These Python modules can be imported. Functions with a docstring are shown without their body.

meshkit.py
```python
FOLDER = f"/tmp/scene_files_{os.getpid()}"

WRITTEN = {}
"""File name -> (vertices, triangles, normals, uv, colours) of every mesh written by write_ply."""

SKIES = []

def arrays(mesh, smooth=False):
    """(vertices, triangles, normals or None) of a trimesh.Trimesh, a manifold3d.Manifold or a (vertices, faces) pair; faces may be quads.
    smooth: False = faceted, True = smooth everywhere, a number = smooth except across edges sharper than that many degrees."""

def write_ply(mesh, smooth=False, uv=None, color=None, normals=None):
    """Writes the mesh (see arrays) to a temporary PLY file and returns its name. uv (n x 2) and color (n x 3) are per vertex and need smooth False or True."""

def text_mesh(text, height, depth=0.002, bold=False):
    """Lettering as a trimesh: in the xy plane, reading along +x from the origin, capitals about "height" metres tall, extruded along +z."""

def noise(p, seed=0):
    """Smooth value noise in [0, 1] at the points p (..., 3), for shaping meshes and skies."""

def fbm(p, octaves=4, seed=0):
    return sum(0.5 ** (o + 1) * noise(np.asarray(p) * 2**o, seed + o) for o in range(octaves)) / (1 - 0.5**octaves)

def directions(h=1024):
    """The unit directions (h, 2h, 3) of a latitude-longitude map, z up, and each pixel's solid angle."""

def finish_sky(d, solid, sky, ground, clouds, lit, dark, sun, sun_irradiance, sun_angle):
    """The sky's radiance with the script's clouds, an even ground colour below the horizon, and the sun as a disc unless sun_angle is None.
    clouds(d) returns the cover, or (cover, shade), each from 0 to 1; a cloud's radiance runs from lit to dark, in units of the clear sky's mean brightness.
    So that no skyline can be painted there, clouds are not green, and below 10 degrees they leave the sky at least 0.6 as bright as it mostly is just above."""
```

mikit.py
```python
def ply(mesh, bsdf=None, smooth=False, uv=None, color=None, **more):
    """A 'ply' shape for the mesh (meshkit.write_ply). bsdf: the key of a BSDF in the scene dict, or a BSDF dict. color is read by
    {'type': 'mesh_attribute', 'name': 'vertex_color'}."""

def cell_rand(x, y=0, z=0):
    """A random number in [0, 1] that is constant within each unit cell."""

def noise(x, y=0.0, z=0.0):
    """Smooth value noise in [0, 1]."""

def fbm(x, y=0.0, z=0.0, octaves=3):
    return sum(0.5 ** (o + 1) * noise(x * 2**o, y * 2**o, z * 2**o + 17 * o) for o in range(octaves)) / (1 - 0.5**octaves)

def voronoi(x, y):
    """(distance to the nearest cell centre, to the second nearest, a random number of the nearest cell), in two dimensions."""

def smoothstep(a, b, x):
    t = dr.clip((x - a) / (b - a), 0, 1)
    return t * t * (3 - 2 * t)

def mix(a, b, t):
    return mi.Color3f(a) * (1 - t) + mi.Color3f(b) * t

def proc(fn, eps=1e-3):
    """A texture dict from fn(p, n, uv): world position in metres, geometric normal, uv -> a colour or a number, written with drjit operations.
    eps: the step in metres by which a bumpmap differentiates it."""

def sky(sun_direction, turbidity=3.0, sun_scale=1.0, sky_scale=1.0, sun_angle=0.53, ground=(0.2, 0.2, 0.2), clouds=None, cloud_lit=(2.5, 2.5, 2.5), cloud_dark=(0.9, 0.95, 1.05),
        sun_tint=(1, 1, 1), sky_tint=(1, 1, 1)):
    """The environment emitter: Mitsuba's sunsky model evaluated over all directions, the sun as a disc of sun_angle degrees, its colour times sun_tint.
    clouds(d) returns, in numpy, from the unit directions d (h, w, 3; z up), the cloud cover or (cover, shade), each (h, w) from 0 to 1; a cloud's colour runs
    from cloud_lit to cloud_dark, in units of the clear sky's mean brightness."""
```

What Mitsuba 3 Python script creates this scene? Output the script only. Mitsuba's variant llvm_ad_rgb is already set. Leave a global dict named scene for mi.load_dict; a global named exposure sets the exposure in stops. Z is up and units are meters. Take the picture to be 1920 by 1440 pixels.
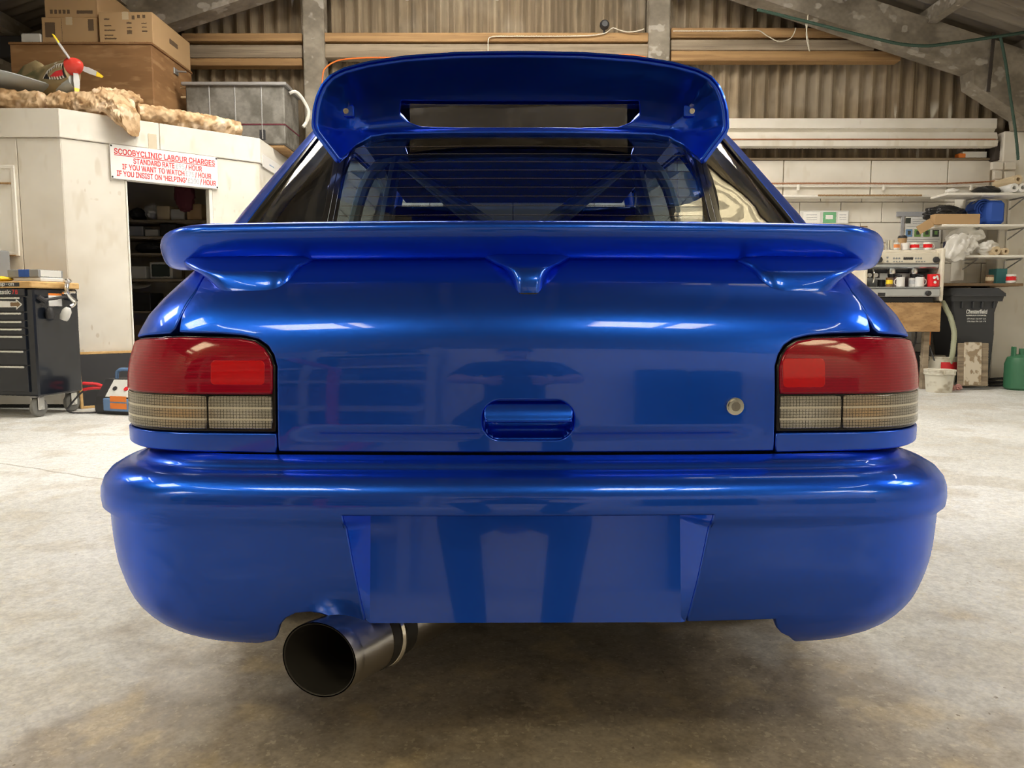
import math, random
import numpy as np, trimesh, shapely, manifold3d as m3
import mitsuba as mi, drjit as dr
import mikit, meshkit
from mikit import noise, fbm, voronoi, cell_rand, smoothstep, mix
from shapely.geometry import Polygon, LineString, Point, box as sbox
from scipy.interpolate import PchipInterpolator as Pchip

# ------------------------------------------------------------------ camera, exposure, light
T = mi.ScalarTransform4f
CAM_Z, PITCH, FPX = 0.82, math.radians(5.55), 1440.0
exposure = -0.48
scene = {
    'camera': {'type': 'perspective', 'fov': math.degrees(2 * math.atan(960 / FPX)), 'fov_axis': 'x', 'near_clip': 0.02, 'far_clip': 100.0,
               'to_world': T().look_at(origin=[0, 0, CAM_Z], target=[0, math.cos(PITCH), CAM_Z - math.sin(PITCH)], up=[0, 0, 1])},
}
ROOFLIGHT = (20.6, 19.5, 17.2)      # daylight through the translucent roof sheets, used for the added fill panels too
TUBE = (30.0, 30.0, 28.0)          # fluorescent tubes
labels = {}
rng = np.random.default_rng(7)
random.seed(7)


# ------------------------------------------------------------------ helpers
def at(px, py, Y):
    """the point at distance Y in front of the camera that a measured picture position stands for"""
    u, v = (px - 960) / FPX, (py - 720) / FPX
    c, s = math.cos(PITCH), math.sin(PITCH)
    dy, dz = c - v * s, -s - v * c
    return np.array([u * Y / dy, Y, CAM_Z + dz * Y / dy])


def proj(P):
    P = np.atleast_2d(P).astype(float)
    c, s = math.cos(PITCH), math.sin(PITCH)
    y, z = P[:, 1], P[:, 2] - CAM_Z
    d, up = y * c - z * s, y * s + z * c
    return np.stack([960 + FPX * P[:, 0] / d, 720 - FPX * up / d], 1)


used = {}


def numbered(key):
    n = used.get(key, -1) + 1
    used[key] = n
    return key if n == 0 else f'{key}_{n:03d}'


def tag(key, label=None, cat=None, group=None, kind=None):
    d = labels.setdefault(key, {})
    for k, v in (('label', label), ('category', cat), ('group', group), ('kind', kind)):
        if v is not None:
            d[k] = v
    return key


def thing(name, label, cat, group=None):
    return tag(numbered(name), label, cat, group)


def put(name, mesh, bsdf, parent=None, smooth=False, label=None, kind=None, to_world=None, **kw):
    """one entry of the scene; parent = the key of its holder"""
    key = numbered(f'{parent}__{name}' if parent else name)
    sh = mesh if isinstance(mesh, dict) else mikit.ply(mesh, bsdf, smooth=smooth, **kw)
    if to_world is not None:
        sh = {**sh, 'to_world': to_world}
    scene[key] = sh
    if label or kind:
        tag(key, label, kind=kind)
    return key


def solo(name, mesh, bsdf, label, cat, group=None, smooth=False, **kw):
    return tag(put(name, mesh, bsdf, smooth=smooth, **kw), label, cat, group)


cat_ = trimesh.util.concatenate


def bx(x0, x1, y0, y1, z0, z1, c=0.0):
    """box with chamfered edges"""
    h = np.array([x1 - x0, y1 - y0, z1 - z0]) / 2
    mid = np.array([x0 + x1, y0 + y1, z0 + z1]) / 2
    if c <= 0:
        return trimesh.creation.box(h * 2, T_(mid))
    c = min(c, 0.45 * h.min() * 2)
    pts = []
    for sx in (-1, 1):
        for sy in (-1, 1):
            for sz in (-1, 1):
                s = np.array([sx, sy, sz])
                for k in range(3):
                    q = h - c
                    q[k] = h[k]
                    pts.append(s * q + mid)
    m = trimesh.convex.convex_hull(np.array(pts))
    return m


def T_(v):
    m = np.eye(4)
    m[:3, 3] = v
    return m


def rot(axis, deg, about=(0, 0, 0)):
    return trimesh.transformations.rotation_matrix(math.radians(deg), axis, about)


def moved(m, *mats):
    m = m.copy()
    for k in mats:
        m.apply_transform(k)
    return m


def rod(p0, p1, r, n=10):
    return trimesh.creation.cylinder(radius=r, segment=[p0, p1], sections=n)


def tube(points, r, n=8, caps=True):
    p = np.asarray(points, float)
    r = np.broadcast_to(np.asarray(r, float), (len(p),))
    t = np.gradient(p, axis=0)
    t /= np.linalg.norm(t, axis=1, keepdims=True) + 1e-12
    a = np.cross(t[0], [0, 0, 1.0] if abs(t[0][2]) < 0.9 else [1.0, 0, 0])
    secs, ang = [], np.arange(n) * 2 * np.pi / n
    for i in range(len(p)):
        a = a - t[i] * (a @ t[i])
        a /= np.linalg.norm(a) + 1e-12
        b = np.cross(t[i], a)
        secs.append(p[i] + r[i] * (np.cos(ang)[:, None] * a + np.sin(ang)[:, None] * b))
    return loft(np.array(secs), caps=caps)


def spline(points, n=24):
    p = np.asarray(points, float)
    d = np.r_[0, np.cumsum(np.linalg.norm(np.diff(p, axis=0), axis=1))]
    return Pchip(d, p)(np.linspace(0, d[-1], n)) if len(p) > 2 else p[0] + np.linspace(0, 1, n)[:, None] * (p[-1] - p[0])


def loft(S, closed=True, caps=False, ring=False):
    """S (m, n, 3): m sections of n points"""
    S = np.asarray(S, float)
    m, n = S.shape[:2]
    V = S.reshape(-1, 3)
    i, j = np.meshgrid(np.arange(m if ring else m - 1), np.arange(n if closed else n - 1), indexing='ij')
    i2, j2 = (i + 1) % m, (j + 1) % n
    q = np.stack([i * n + j, i2 * n + j, i2 * n + j2, i * n + j2], -1).reshape(-1, 4)
    F = np.vstack([q[:, [0, 1, 2]], q[:, [0, 2, 3]]])
    if caps:
        c0, c1 = len(V), len(V) + 1
        V = np.vstack([V, S[0].mean(0), S[-1].mean(0)])
        k = np.arange(n)
        F = np.vstack([F, np.stack([k * 0 + c0, k, (k + 1) % n], 1), np.stack([k * 0 + c1, (m - 1) * n + (k + 1) % n, (m - 1) * n + k], 1)])
    mesh = trimesh.Trimesh(V, F, process=False)
    if closed and caps and mesh.volume < 0:
        mesh.invert()
    return mesh


def lathe(profile, n=24, center=(0, 0, 0)):
    m = trimesh.creation.revolve(np.asarray(profile, float), sections=n)
    m.apply_translation(center)
    return m


def prism(poly, depth):
    return trimesh.creation.extrude_polygon(poly if isinstance(poly, Polygon) else Polygon(poly), depth)


def upright(m):
    """from the xy plane (extruded along z) to the xz plane facing -y (towards the viewer)"""
    return moved(m, rot([1, 0, 0], 90))


def lump(center, size, seed=0, amp=0.25, freq=3.0, sub=3, flat=None):
    """a soft irregular lump"""
    m = trimesh.creation.icosphere(subdivisions=sub)
    v = m.vertices
    k = meshkit.fbm(v * freq + seed * 11.3)
    k = k - np.mean(k)
    v = v * (1 + amp * 2 * k[:, None])
    v = v * np.asarray(size) + np.asarray(center)
    if flat is not None:
        v[:, 2] = np.maximum(v[:, 2], flat)
    return trimesh.Trimesh(v, m.faces, process=False)


def man(m):
    return m3.Manifold(m3.Mesh(np.asarray(m.vertices, np.float32), np.asarray(m.faces, np.uint32)))


def unman(k):
    mm = k.to_mesh()
    return trimesh.Trimesh(mm.vert_properties[:, :3], mm.tri_verts, process=False)


def text(s, h, depth=0.002, bold=False, width=None):
    m = meshkit.text_mesh(s, h, depth, bold)
    m = trimesh.Trimesh(m.vertices, m.faces, process=False) if not isinstance(m, trimesh.Trimesh) else m
    x0, x1 = m.bounds[0][0], m.bounds[1][0]
    m.apply_translation([-x0, 0, 0])
    if width:
        m.apply_transform(np.diag([width / (x1 - x0), 1, 1, 1]))
    return m


def frame_T(origin, xdir, zdir=(0, 0, 1)):
    """local (x along xdir, y = into the wall, z up)"""
    x = np.asarray(xdir, float)
    x /= np.linalg.norm(x)
    z = np.asarray(zdir, float)
    y = np.cross(z, x)
    m = np.eye(4)
    m[:3, 0], m[:3, 1], m[:3, 2], m[:3, 3] = x, y, z, origin
    return m


def W4(m):
    return T(np.asarray(m, float).tolist())


# ------------------------------------------------------------------ materials
def mat(key, color, rough=0.6, metal=0.0, spec=0.5, **kw):
    c = color if isinstance(color, dict) else {'type': 'rgb', 'value': list(color)}
    scene[key] = {'type': 'twosided', 'bsdf': {'type': 'principled', 'base_color': c, 'roughness': rough, 'metallic': metal, 'specular': spec, **kw}}
    return key


def bump(key, color, fn, scale=1.0, rough=0.8, eps=2e-3, spec=0.4, **kw):
    c = color if isinstance(color, dict) else {'type': 'rgb', 'value': list(color)}
    scene[key] = {'type': 'twosided', 'bsdf': {'type': 'bumpmap', 'arbitrary': mikit.proc(fn, eps=eps), 'scale': scale,
                                               'bsdf': {'type': 'principled', 'base_color': c, 'roughness': rough, 'specular': spec, **kw}}}
    return key


# ------------------------------------------------------------------ the shed
def struct(name, mesh, bsdf, parent=None, smooth=False, **kw):
    k = put(name, mesh, bsdf, parent, smooth=smooth, **kw)
    if parent is None:
        tag(k, kind='structure')
    return k


def floor_color(p, n, uv):
    big = fbm(p.x * .8 + 3.1, p.y * .8, 0.0, 4)
    mid = fbm(p.x * 5 + 7, p.y * 5, 1.0, 4)
    fine = fbm(p.x * 60, p.y * 60, 2.0, 3)
    c = mix((.57, .58, .585), (.46, .462, .452), smoothstep(.35, .68, big))
    c = mix(c, (.40, .375, .33), smoothstep(.52, .72, mid) * .5)
    # brown dirt on the concrete, deepened to paint in shade under and behind the car
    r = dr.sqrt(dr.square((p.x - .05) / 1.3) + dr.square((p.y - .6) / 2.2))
    r = dr.minimum(r, dr.sqrt(dr.square(p.x / 3.0) + dr.square((p.y + .4) / 1.75)) + .12)  # second oval paints the shade between car and camera into the colour
    dirt_shade = smoothstep(1.05, .55, r + (mid - .5) * .9 + (big - .5) * .6)
    c = mix(c, (.20, .15, .095), dirt_shade * .74)
    blot = smoothstep(.50, .85, fbm(p.x * 11 + 30, p.y * 11 + 4, 5.0, 5)) * dirt_shade
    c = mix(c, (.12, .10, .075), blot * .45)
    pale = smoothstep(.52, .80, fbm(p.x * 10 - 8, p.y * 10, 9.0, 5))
    c = mix(c, (.46, .38, .25), pale * .5 * (.25 + dirt_shade))
    gr = fbm(p.x * 170, p.y * 170, 6.0, 3)
    c = c * (.66 + .34 * fine + .34 * gr)
    c = mix(c, (.60, .55, .44), smoothstep(.70, .76, fbm(p.x * 95 + 5, p.y * 95, 7.0, 3)) * .26)
    # hairline joint and cracks
    j = smoothstep(.012, .003, dr.abs(p.y - (2.62 + p.x * -.52 + .02 * noise(p.x * 9)))) * smoothstep(-.9, -1.0, p.x)
    c = mix(c, (.22, .20, .17), j * .6)
    spots = smoothstep(.74, .80, fbm(p.x * 70, p.y * 70, 3.3, 3)) * smoothstep(.45, .75, noise(p.x * 3.1, p.y * 3.1, 8.0))
    return mix(c, (.13, .10, .075), spots * .7)


def floor_bump(p, n, uv):
    return fbm(p.x * 45, p.y * 45, 2.0, 4) * .0034 + fbm(p.x * 9, p.y * 9, 4.0, 3) * .004


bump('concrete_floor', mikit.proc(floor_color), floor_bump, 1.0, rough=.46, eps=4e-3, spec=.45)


def sheet_color(p, n, uv):
    col = cell_rand(dr.floor((p.x + 20) / 1.022), dr.floor(p.y * .5), 4.0)
    st = fbm(p.x * 28, p.z * 1.2 + p.y * 28 * 0, p.y * .3, 4)
    bl = fbm(p.x * 2.2, p.z * 2.2, p.y * 2.2 + 4, 4)
    c = mix((.31, .245, .165), (.20, .155, .105), smoothstep(.3, .7, st))
    c = mix(c, (.37, .315, .24), smoothstep(.5, .75, bl) * .6)
    c = mix(c, (.14, .115, .085), smoothstep(.56, .75, fbm(p.x * 7 + 5, p.z * 3, p.y * 7, 3)) * .5)
    run = smoothstep(.80, .86, noise(p.x * 22, p.z * 1.6, 3.0)) * smoothstep(.7, .85, noise(p.x * 1.3 + 7, p.z * 1.1, 3.0))
    c = mix(c, (.62, .58, .50), run * .8)
    return c * (.85 + .3 * col)


mat('fibre_cement', mikit.proc(sheet_color), .9, spec=.2)


def roof_color(p, n, uv):
    bl = fbm(p.x * 1.6, p.y * 1.6, 4.0, 4)
    st = fbm(p.x * 2.0, p.y * 26, 1.0, 3)
    return mix((.27, .235, .19), (.15, .125, .10), smoothstep(.3, .7, bl * .6 + st * .4))


mat('roof_cement', mikit.proc(roof_color), .92, spec=.2)


def conc_color(p, n, uv):
    b = fbm(p.x * 3.3, p.y * 3.3, p.z * 3.3, 4)
    f = fbm(p.x * 30, p.y * 30, p.z * 30, 3)
    c = mix((.30, .265, .215), (.19, .165, .13), smoothstep(.35, .66, b))
    c = mix(c, (.48, .45, .40), smoothstep(.62, .70, fbm(p.x * 9, p.y * 9 + 2, p.z * 9, 3)) * .6)
    return c * (.8 + .4 * f)


bump('old_concrete', mikit.proc(conc_color), lambda p, n, uv: fbm(p.x * 38, p.y * 38, p.z * 38, 3) * .004, 1.0, rough=.9, spec=.2)


def white_color(p, n, uv):
    b = fbm(p.x * 1.9 + 3, p.y * 1.9, p.z * 1.9, 4)
    s = fbm(p.x * 11, p.y * 11, p.z * 3.5, 3)
    c = mix((.73, .70, .635), (.64, .60, .525), smoothstep(.35, .7, b))
    c = mix(c, (.54, .48, .38), smoothstep(.62, .80, s) * .45)
    m_ = smoothstep(.80, .90, noise(p.x * 34, p.y * 34, p.z * 15)) * smoothstep(.6, .85, noise(p.x * 1.7, p.y * 1.7, p.z * 1.7 + 5))
    c = mix(c, (.44, .37, .27), m_ * .5)
    return c


mat('white_paint', mikit.proc(white_color), .62, spec=.35)
bump('block_paint', mikit.proc(white_color), lambda p, n, uv: fbm(p.x * 70, p.y * 70, p.z * 70, 3) * .003, 1.0, rough=.7, spec=.3)
mat('white_trim', (.78, .76, .70), .5)


def wood_color(a, b, c3, kx, ky, kz):
    def f(p, n, uv):
        w = fbm(p.x * kx, p.y * ky, p.z * kz, 4)
        g = fbm(p.x * kx * 4, p.y * ky * 4, p.z * kz * 4 + 3, 3)
        c = mix(a, b, smoothstep(.32, .68, w))
        return mix(c, c3, smoothstep(.55, .8, g) * .5)
    return mikit.proc(f)


mat('orange_timber', wood_color((.38, .235, .11), (.28, .165, .075), (.16, .09, .04), 1.2, 20, 26), .75, spec=.25)
mat('grey_timber', wood_color((.32, .26, .19), (.22, .175, .125), (.13, .10, .075), 1.2, 20, 26), .85, spec=.2)

RIDGE_X, RIDGE_Z, SLOPE = -.1, 5.32, .32
roof_z = lambda x: RIDGE_Z - SLOPE * abs(x - RIDGE_X)
XL, XR, YF, YB = -5.75, 5.72, -4.6, 8.62
PITCH_ = .146

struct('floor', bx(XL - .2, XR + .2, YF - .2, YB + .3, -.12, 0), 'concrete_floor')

# gable wall: painted blockwork below, corrugated fibre-cement above
tag('wall_back', kind='structure')
struct('backing', bx(XL, XR, 8.60, 8.75, 0, 2.43), 'white_paint', 'wall_back')
BH, BL, GAP = 2.43 / 11, .45, .006
blk = mikit.ply(bx(GAP / 2, BL - GAP / 2, 8.552, 8.61, GAP / 2, BH - GAP / 2, .004), 'block_paint')
half = mikit.ply(bx(GAP / 2, BL / 2 - GAP / 2, 8.552, 8.61, GAP / 2, BH - GAP / 2, .004), 'block_paint')
x_start = -2.25
for r in range(11):
    x = x_start
    if r % 2:
        put('block', half, None, 'wall_back', to_world=T().translate([x, 0, r * BH]))
        x += BL / 2
    while x < XR - BL * .9:
        put('block', blk, None, 'wall_back', to_world=T().translate([x, float(rng.uniform(-.0015, .0015)), r * BH]))
        x += BL
    if XR - x > .1:
        put('block', bx(x + GAP / 2, XR, 8.552, 8.61, r * BH + GAP / 2, (r + 1) * BH - GAP / 2, .004), 'block_paint', 'wall_back')
SW = 7 * PITCH_


def gable_sheet(x0):
    xs = np.linspace(x0 - .03, x0 + SW + .03, 60)
    ys = 8.645 + .033 * np.sin(2 * np.pi * xs / PITCH_) - .006 * (xs - x0) / SW
    zt = np.array([roof_z(x) - .03 for x in xs])
    top, bot = np.stack([xs, ys, zt], 1), np.stack([xs, ys, np.full(60, 2.44)], 1)
    back = [np.stack([xs, ys + .007, zt], 1), np.stack([xs, ys + .007, np.full(60, 2.44)], 1)]
    return loft(np.stack([bot, top, back[0], back[1]]), closed=False, ring=True)


x = XL
while x < XR - .2:
    struct('corrugated_sheet', gable_sheet(x), 'fibre_cement', 'wall_back', smooth=40)
    x += SW
struct('wall_cap', bx(-2.3, XR, 8.50, 8.66, 2.43, 2.452, .006), 'grey_timber', 'wall_back')

# other walls (seen only in reflections)
tag('wall_front', kind='structure')
mat('fresh_white', (.85, .84, .81), .6)
struct('painted_blocks', bx(XL, XR, YF - .15, YF, 0, 2.9), 'fresh_white', 'wall_front')
fx = np.linspace(XL, XR, 400)
fy = YF - .05 + .026 * np.sin(2 * np.pi * fx / PITCH_)
struct('corrugated_sheet', loft(np.stack([np.stack([fx, fy, np.full(400, 2.88)], 1), np.stack([fx, fy, np.array([roof_z(q) - .03 for q in fx])], 1)]), closed=False), 'fibre_cement', 'wall_front', smooth=True)
for nm, x0, x1 in (('wall_left', XL - .15, XL), ('wall_right', XR, XR + .15)):
    struct(nm, bx(x0, x1, YF, YB + .13, 0, roof_z(x0) - .02 if x0 < 0 else roof_z(x1) - .02), 'block_paint')

# roof: corrugated sheets on purlins, some bays with a translucent sheet, others with added fill panels
tag('ceiling', kind='structure')


def roof_sheet(y0, side, r0, r1):
    """r: distance from the ridge across the plan"""
    ys = np.linspace(y0 - .03, y0 + SW + .03, 85)
    dz = .026 * np.sin(2 * np.pi * ys / PITCH_)
    rows = []
    for r in np.linspace(r0, r1, 6):
        rows.append(np.stack([np.full(85, RIDGE_X + side * r), ys, RIDGE_Z - SLOPE * r + dz - (.008 if r1 < 4 else 0)], 1))
    m = loft(np.stack(rows), closed=False)
    n = m.face_normals[:, 2].mean()
    if n > 0:
        m.invert()
    return m


# (bay, slope, row): from and to, measured from the ridge; eaves panels are added to brighten
LIGHTS = {(0, 1, 1): (4.0, 5.3, .9), (2, -1, 0): (1.45, 2.45, 1.3), (4, -1, 1): (3.0, 3.9, 1.1), (2, 1, 0): (1.0, 2.2, 1.3), (7, 1, 0): (1.5, 2.9, .28), (9, -1, 0): (.35, 2.75, 1), (10, -1, 0): (.35, 2.75, 1), (9, 1, 0): (.35, 2.75, 1), (10, 1, 0): (.35, 2.75, 1),
          (0, -1, 1): (4.0, 5.3, .9), (5, 1, 1): (3.8, 5.3, 1), (7, -1, 1): (4.0, 5.3, 1)}
bay, y = 0, YF
while y < YB - .1:
    for side, half_w in ((-1, RIDGE_X - XL), (1, XR - RIDGE_X)):
        for k, (r0, r1) in enumerate(((0, 3.0), (2.9, half_w + .1))):
            span = LIGHTS.get((bay, side, k))
            light = span is not None
            if light:
                m = roof_sheet(y, side, span[0], span[1])
                cut = [m] if span[2] == 1 or k == 1 else [m.submesh([np.nonzero(k)[0]], append=True) for k in ((lambda c: (c > -.2, c <= -.2))(np.sin(2 * np.pi * m.triangles_center[:, 1] / PITCH_)))]
                for q_, f in zip(cut, (1, .45)):
                    sh = mikit.ply(q_, 'roof_cement', smooth=True)
                    sh['emitter'] = {'type': 'area', 'radiance': {'type': 'rgb', 'value': [c * span[2] * f * (1 if span[2] == 1 else t_) for c, t_ in zip(ROOFLIGHT, (1, .88, .60))]}}
                    put('rooflight_or_fill', sh, None, 'ceiling')
                put('roof_sheet', roof_sheet(y, side, r0, span[0] + .04), 'roof_cement', 'ceiling', smooth=True)
                put('roof_sheet', roof_sheet(y, side, span[1] - .04, r1), 'roof_cement', 'ceiling', smooth=True)
            else:
                put('roof_sheet', roof_sheet(y, side, r0, r1), 'roof_cement', 'ceiling', smooth=True)
    bay += 1
    y += SW

# concrete portal frames and purlins
RU = lambda r: 4.78 - .315 * r            # underside of the rafters


def rafter_poly(side, half_w):
    e = half_w - .38
    pts = [(0, RU(0)), (half_w - 1.0, RU(half_w - 1.0)), (half_w - .98, RU(half_w - 1.0) - .15), (half_w - .46, 2.80), (e - .06, 2.70), (half_w, 2.70), (half_w, RU(half_w) + .36), (0, RU(0) + .34)]
    return Polygon([(RIDGE_X + side * a, b) for a, b in pts])


for y in (8.13, 3.6, -.9):
    for side, hw in ((-1, RIDGE_X - XL), (1, XR - RIDGE_X)):
        m = moved(upright(prism(rafter_poly(side, hw), .24)), T_([0, y + .24, 0]))
        tag(put('portal_frame', m, 'old_concrete'), 'concrete portal frame ' + ('with a knee at the right eaves' if side > 0 else 'rising from the left eaves') + (' in front of the gable wall' if y > 8 else ' behind the camera' if y < 0 else ' in the middle of the shed'), 'portal frame', kind='structure')
for side, rs in ((-1, (.45, 1.6, 2.75, 3.85, 4.9)), (1, (.45, 1.75, 3.05, 4.37, 5.35))):
    for r in rs:
        x = RIDGE_X + side * r
        z = RIDGE_Z - SLOPE * r - .055
        pr = [(-.045, 0), (.045, 0), (.035, -.05), (.03, -.13), (.05, -.15), (-.05, -.15), (-.03, -.13), (-.035, -.05)]
        for y0, y1 in ((YF, -.78), (-.78, 3.72), (3.72, 8.30)):
            m = moved(upright(prism(Polygon(pr), y1 - y0)), T_([x, y1, z]))
            struct('purlin', m, 'old_concrete', 'ceiling')

# gable posts and rails
for x0, x1 in ((at(567, 60, 8.42)[0], at(607, 60, 8.42)[0]), (at(1217, 60, 8.42)[0], at(1257, 60, 8.42)[0])):
    tag(put('gable_post', bx(x0, x1, 8.42, 8.60, 0, roof_z(x0) - .3, .012), 'old_concrete'), 'square concrete post against the corrugated gable, ' + ('left of the spoiler' if x0 < 0 else 'right of the spoiler'), 'post', kind='structure')
struct('post_return', bx(*sorted((XR - .05, XR)), 8.0, 8.5, 0, 2.8), 'white_paint')


def rail(px0, px1, py0, py1, m, label, Y=8.46, th=.05):
    a, b = at(px0, py1, Y), at(px1, py0, Y)
    return solo('timber_rail', bx(a[0], b[0], Y, Y + th + .09, a[2], b[2], .006), m, label, 'timber rail')


rail(340, 566, 62, 77, 'orange_timber', 'upper orange timber rail between crate and left concrete post')
rail(345, 566, 84, 108, 'grey_timber', 'wide grey timber rail left of the left concrete post')
rail(350, 566, 109, 123, 'orange_timber', 'lower orange timber rail left of the left concrete post')
rail(608, 1216, 61, 78, 'orange_timber', 'orange timber rail above the spoiler between the two posts')
rail(608, 1216, 82, 108, 'grey_timber', 'wide grey timber rail just above the spoiler')
rail(1258, 1600, 52, 70, 'orange_timber', 'upper orange timber rail right of the right post')
rail(1258, 1640, 74, 94, 'grey_timber', 'weathered grey timber rail right of the right post')
rail(1258, 1690, 95, 114, 'orange_timber', 'bright orange timber rail ending below the right rafter')


# ------------------------------------------------------------------ car surfaces (car's own frame: x across, y forward, z up; put into the shed by CAR_M)
CAR_M = np.array(rot([0, 0, 1], 0.38, (0, 1.3, 0)))
CAR_M[0, 3] += 0.024
CAR_T = W4(CAR_M)

_s = np.linspace(-1, 1, 401)
_k = (_s + 1) / 2
_th = np.pi / 2 * (_k * _k * (3 - 2 * _k))
_CX = np.r_[0, np.cumsum(np.cos((_th[1:] + _th[:-1]) / 2) * np.diff(_s))]
_SY = np.r_[0, np.cumsum(np.sin((_th[1:] + _th[:-1]) / 2) * np.diff(_s))]


def plan(u, W, Y, w, crown):
    """plan outline by arc length u from the middle: nearly straight across the rear, a rounded corner of half-length w, straight forward"""
    a = np.abs(u)
    uc = W - w * _CX[-1] + w
    s = (a - uc) / w
    x = np.where(s < -1, a, uc - w + w * np.interp(s, _s, _CX))
    y = w * np.interp(s, _s, _SY) + np.maximum(s - 1, 0) * w
    return np.sign(u) * x, Y + y + crown * x * x


_z = [.28, .50, .56, .62, .70, .77, .82, .86, .90, .94, .97, 1.00, 1.10, 1.20, 1.30, 1.36, 1.42]
_W = Pchip(_z, [.745, .755, .757, .758, .757, .748, .733, .713, .699, .693, .690, .686, .651, .613, .572, .548, .515])
_Y = Pchip([.28, .50, .56, .62, .66, .70, .74, .765, .785, .80, .82, .84, .86, .88, .90, .94, .97, 1.00, 1.10, 1.20, 1.30, 1.36, 1.42],
           [1.303, 1.303, 1.304, 1.3055, 1.3073, 1.3101, 1.3150, 1.3200, 1.3265, 1.3335, 1.3465, 1.364, 1.386, 1.412, 1.445, 1.522, 1.585, 1.63, 1.755, 1.88, 2.005, 2.08, 2.16])
_w = Pchip(_z, [.17, .17, .17, .17, .17, .18, .19, .20, .21, .22, .22, .20, .18, .17, .16, .16, .16])
_c = Pchip(_z, [.06, .06, .06, .06, .06, .07, .08, .09, .10, .10, .10, .10, .11, .12, .13, .14, .15])


def body(uv):
    """u arc length from the middle of the rear, v height"""
    uv = np.atleast_2d(uv).astype(float)
    u, z = uv[:, 0], uv[:, 1]
    zz = np.clip(z, .28, 1.42)
    x, y = plan(u, _W(zz), _Y(zz), _w(zz), _c(zz))
    # the pressed crease above the bumper
    cr = np.exp(-((z - 0.611) / .0030) ** 2) * np.clip((.405 - np.abs(u)) / .05, 0, 1)
    return np.stack([x, y - .0013 * cr, z], 1)


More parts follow.
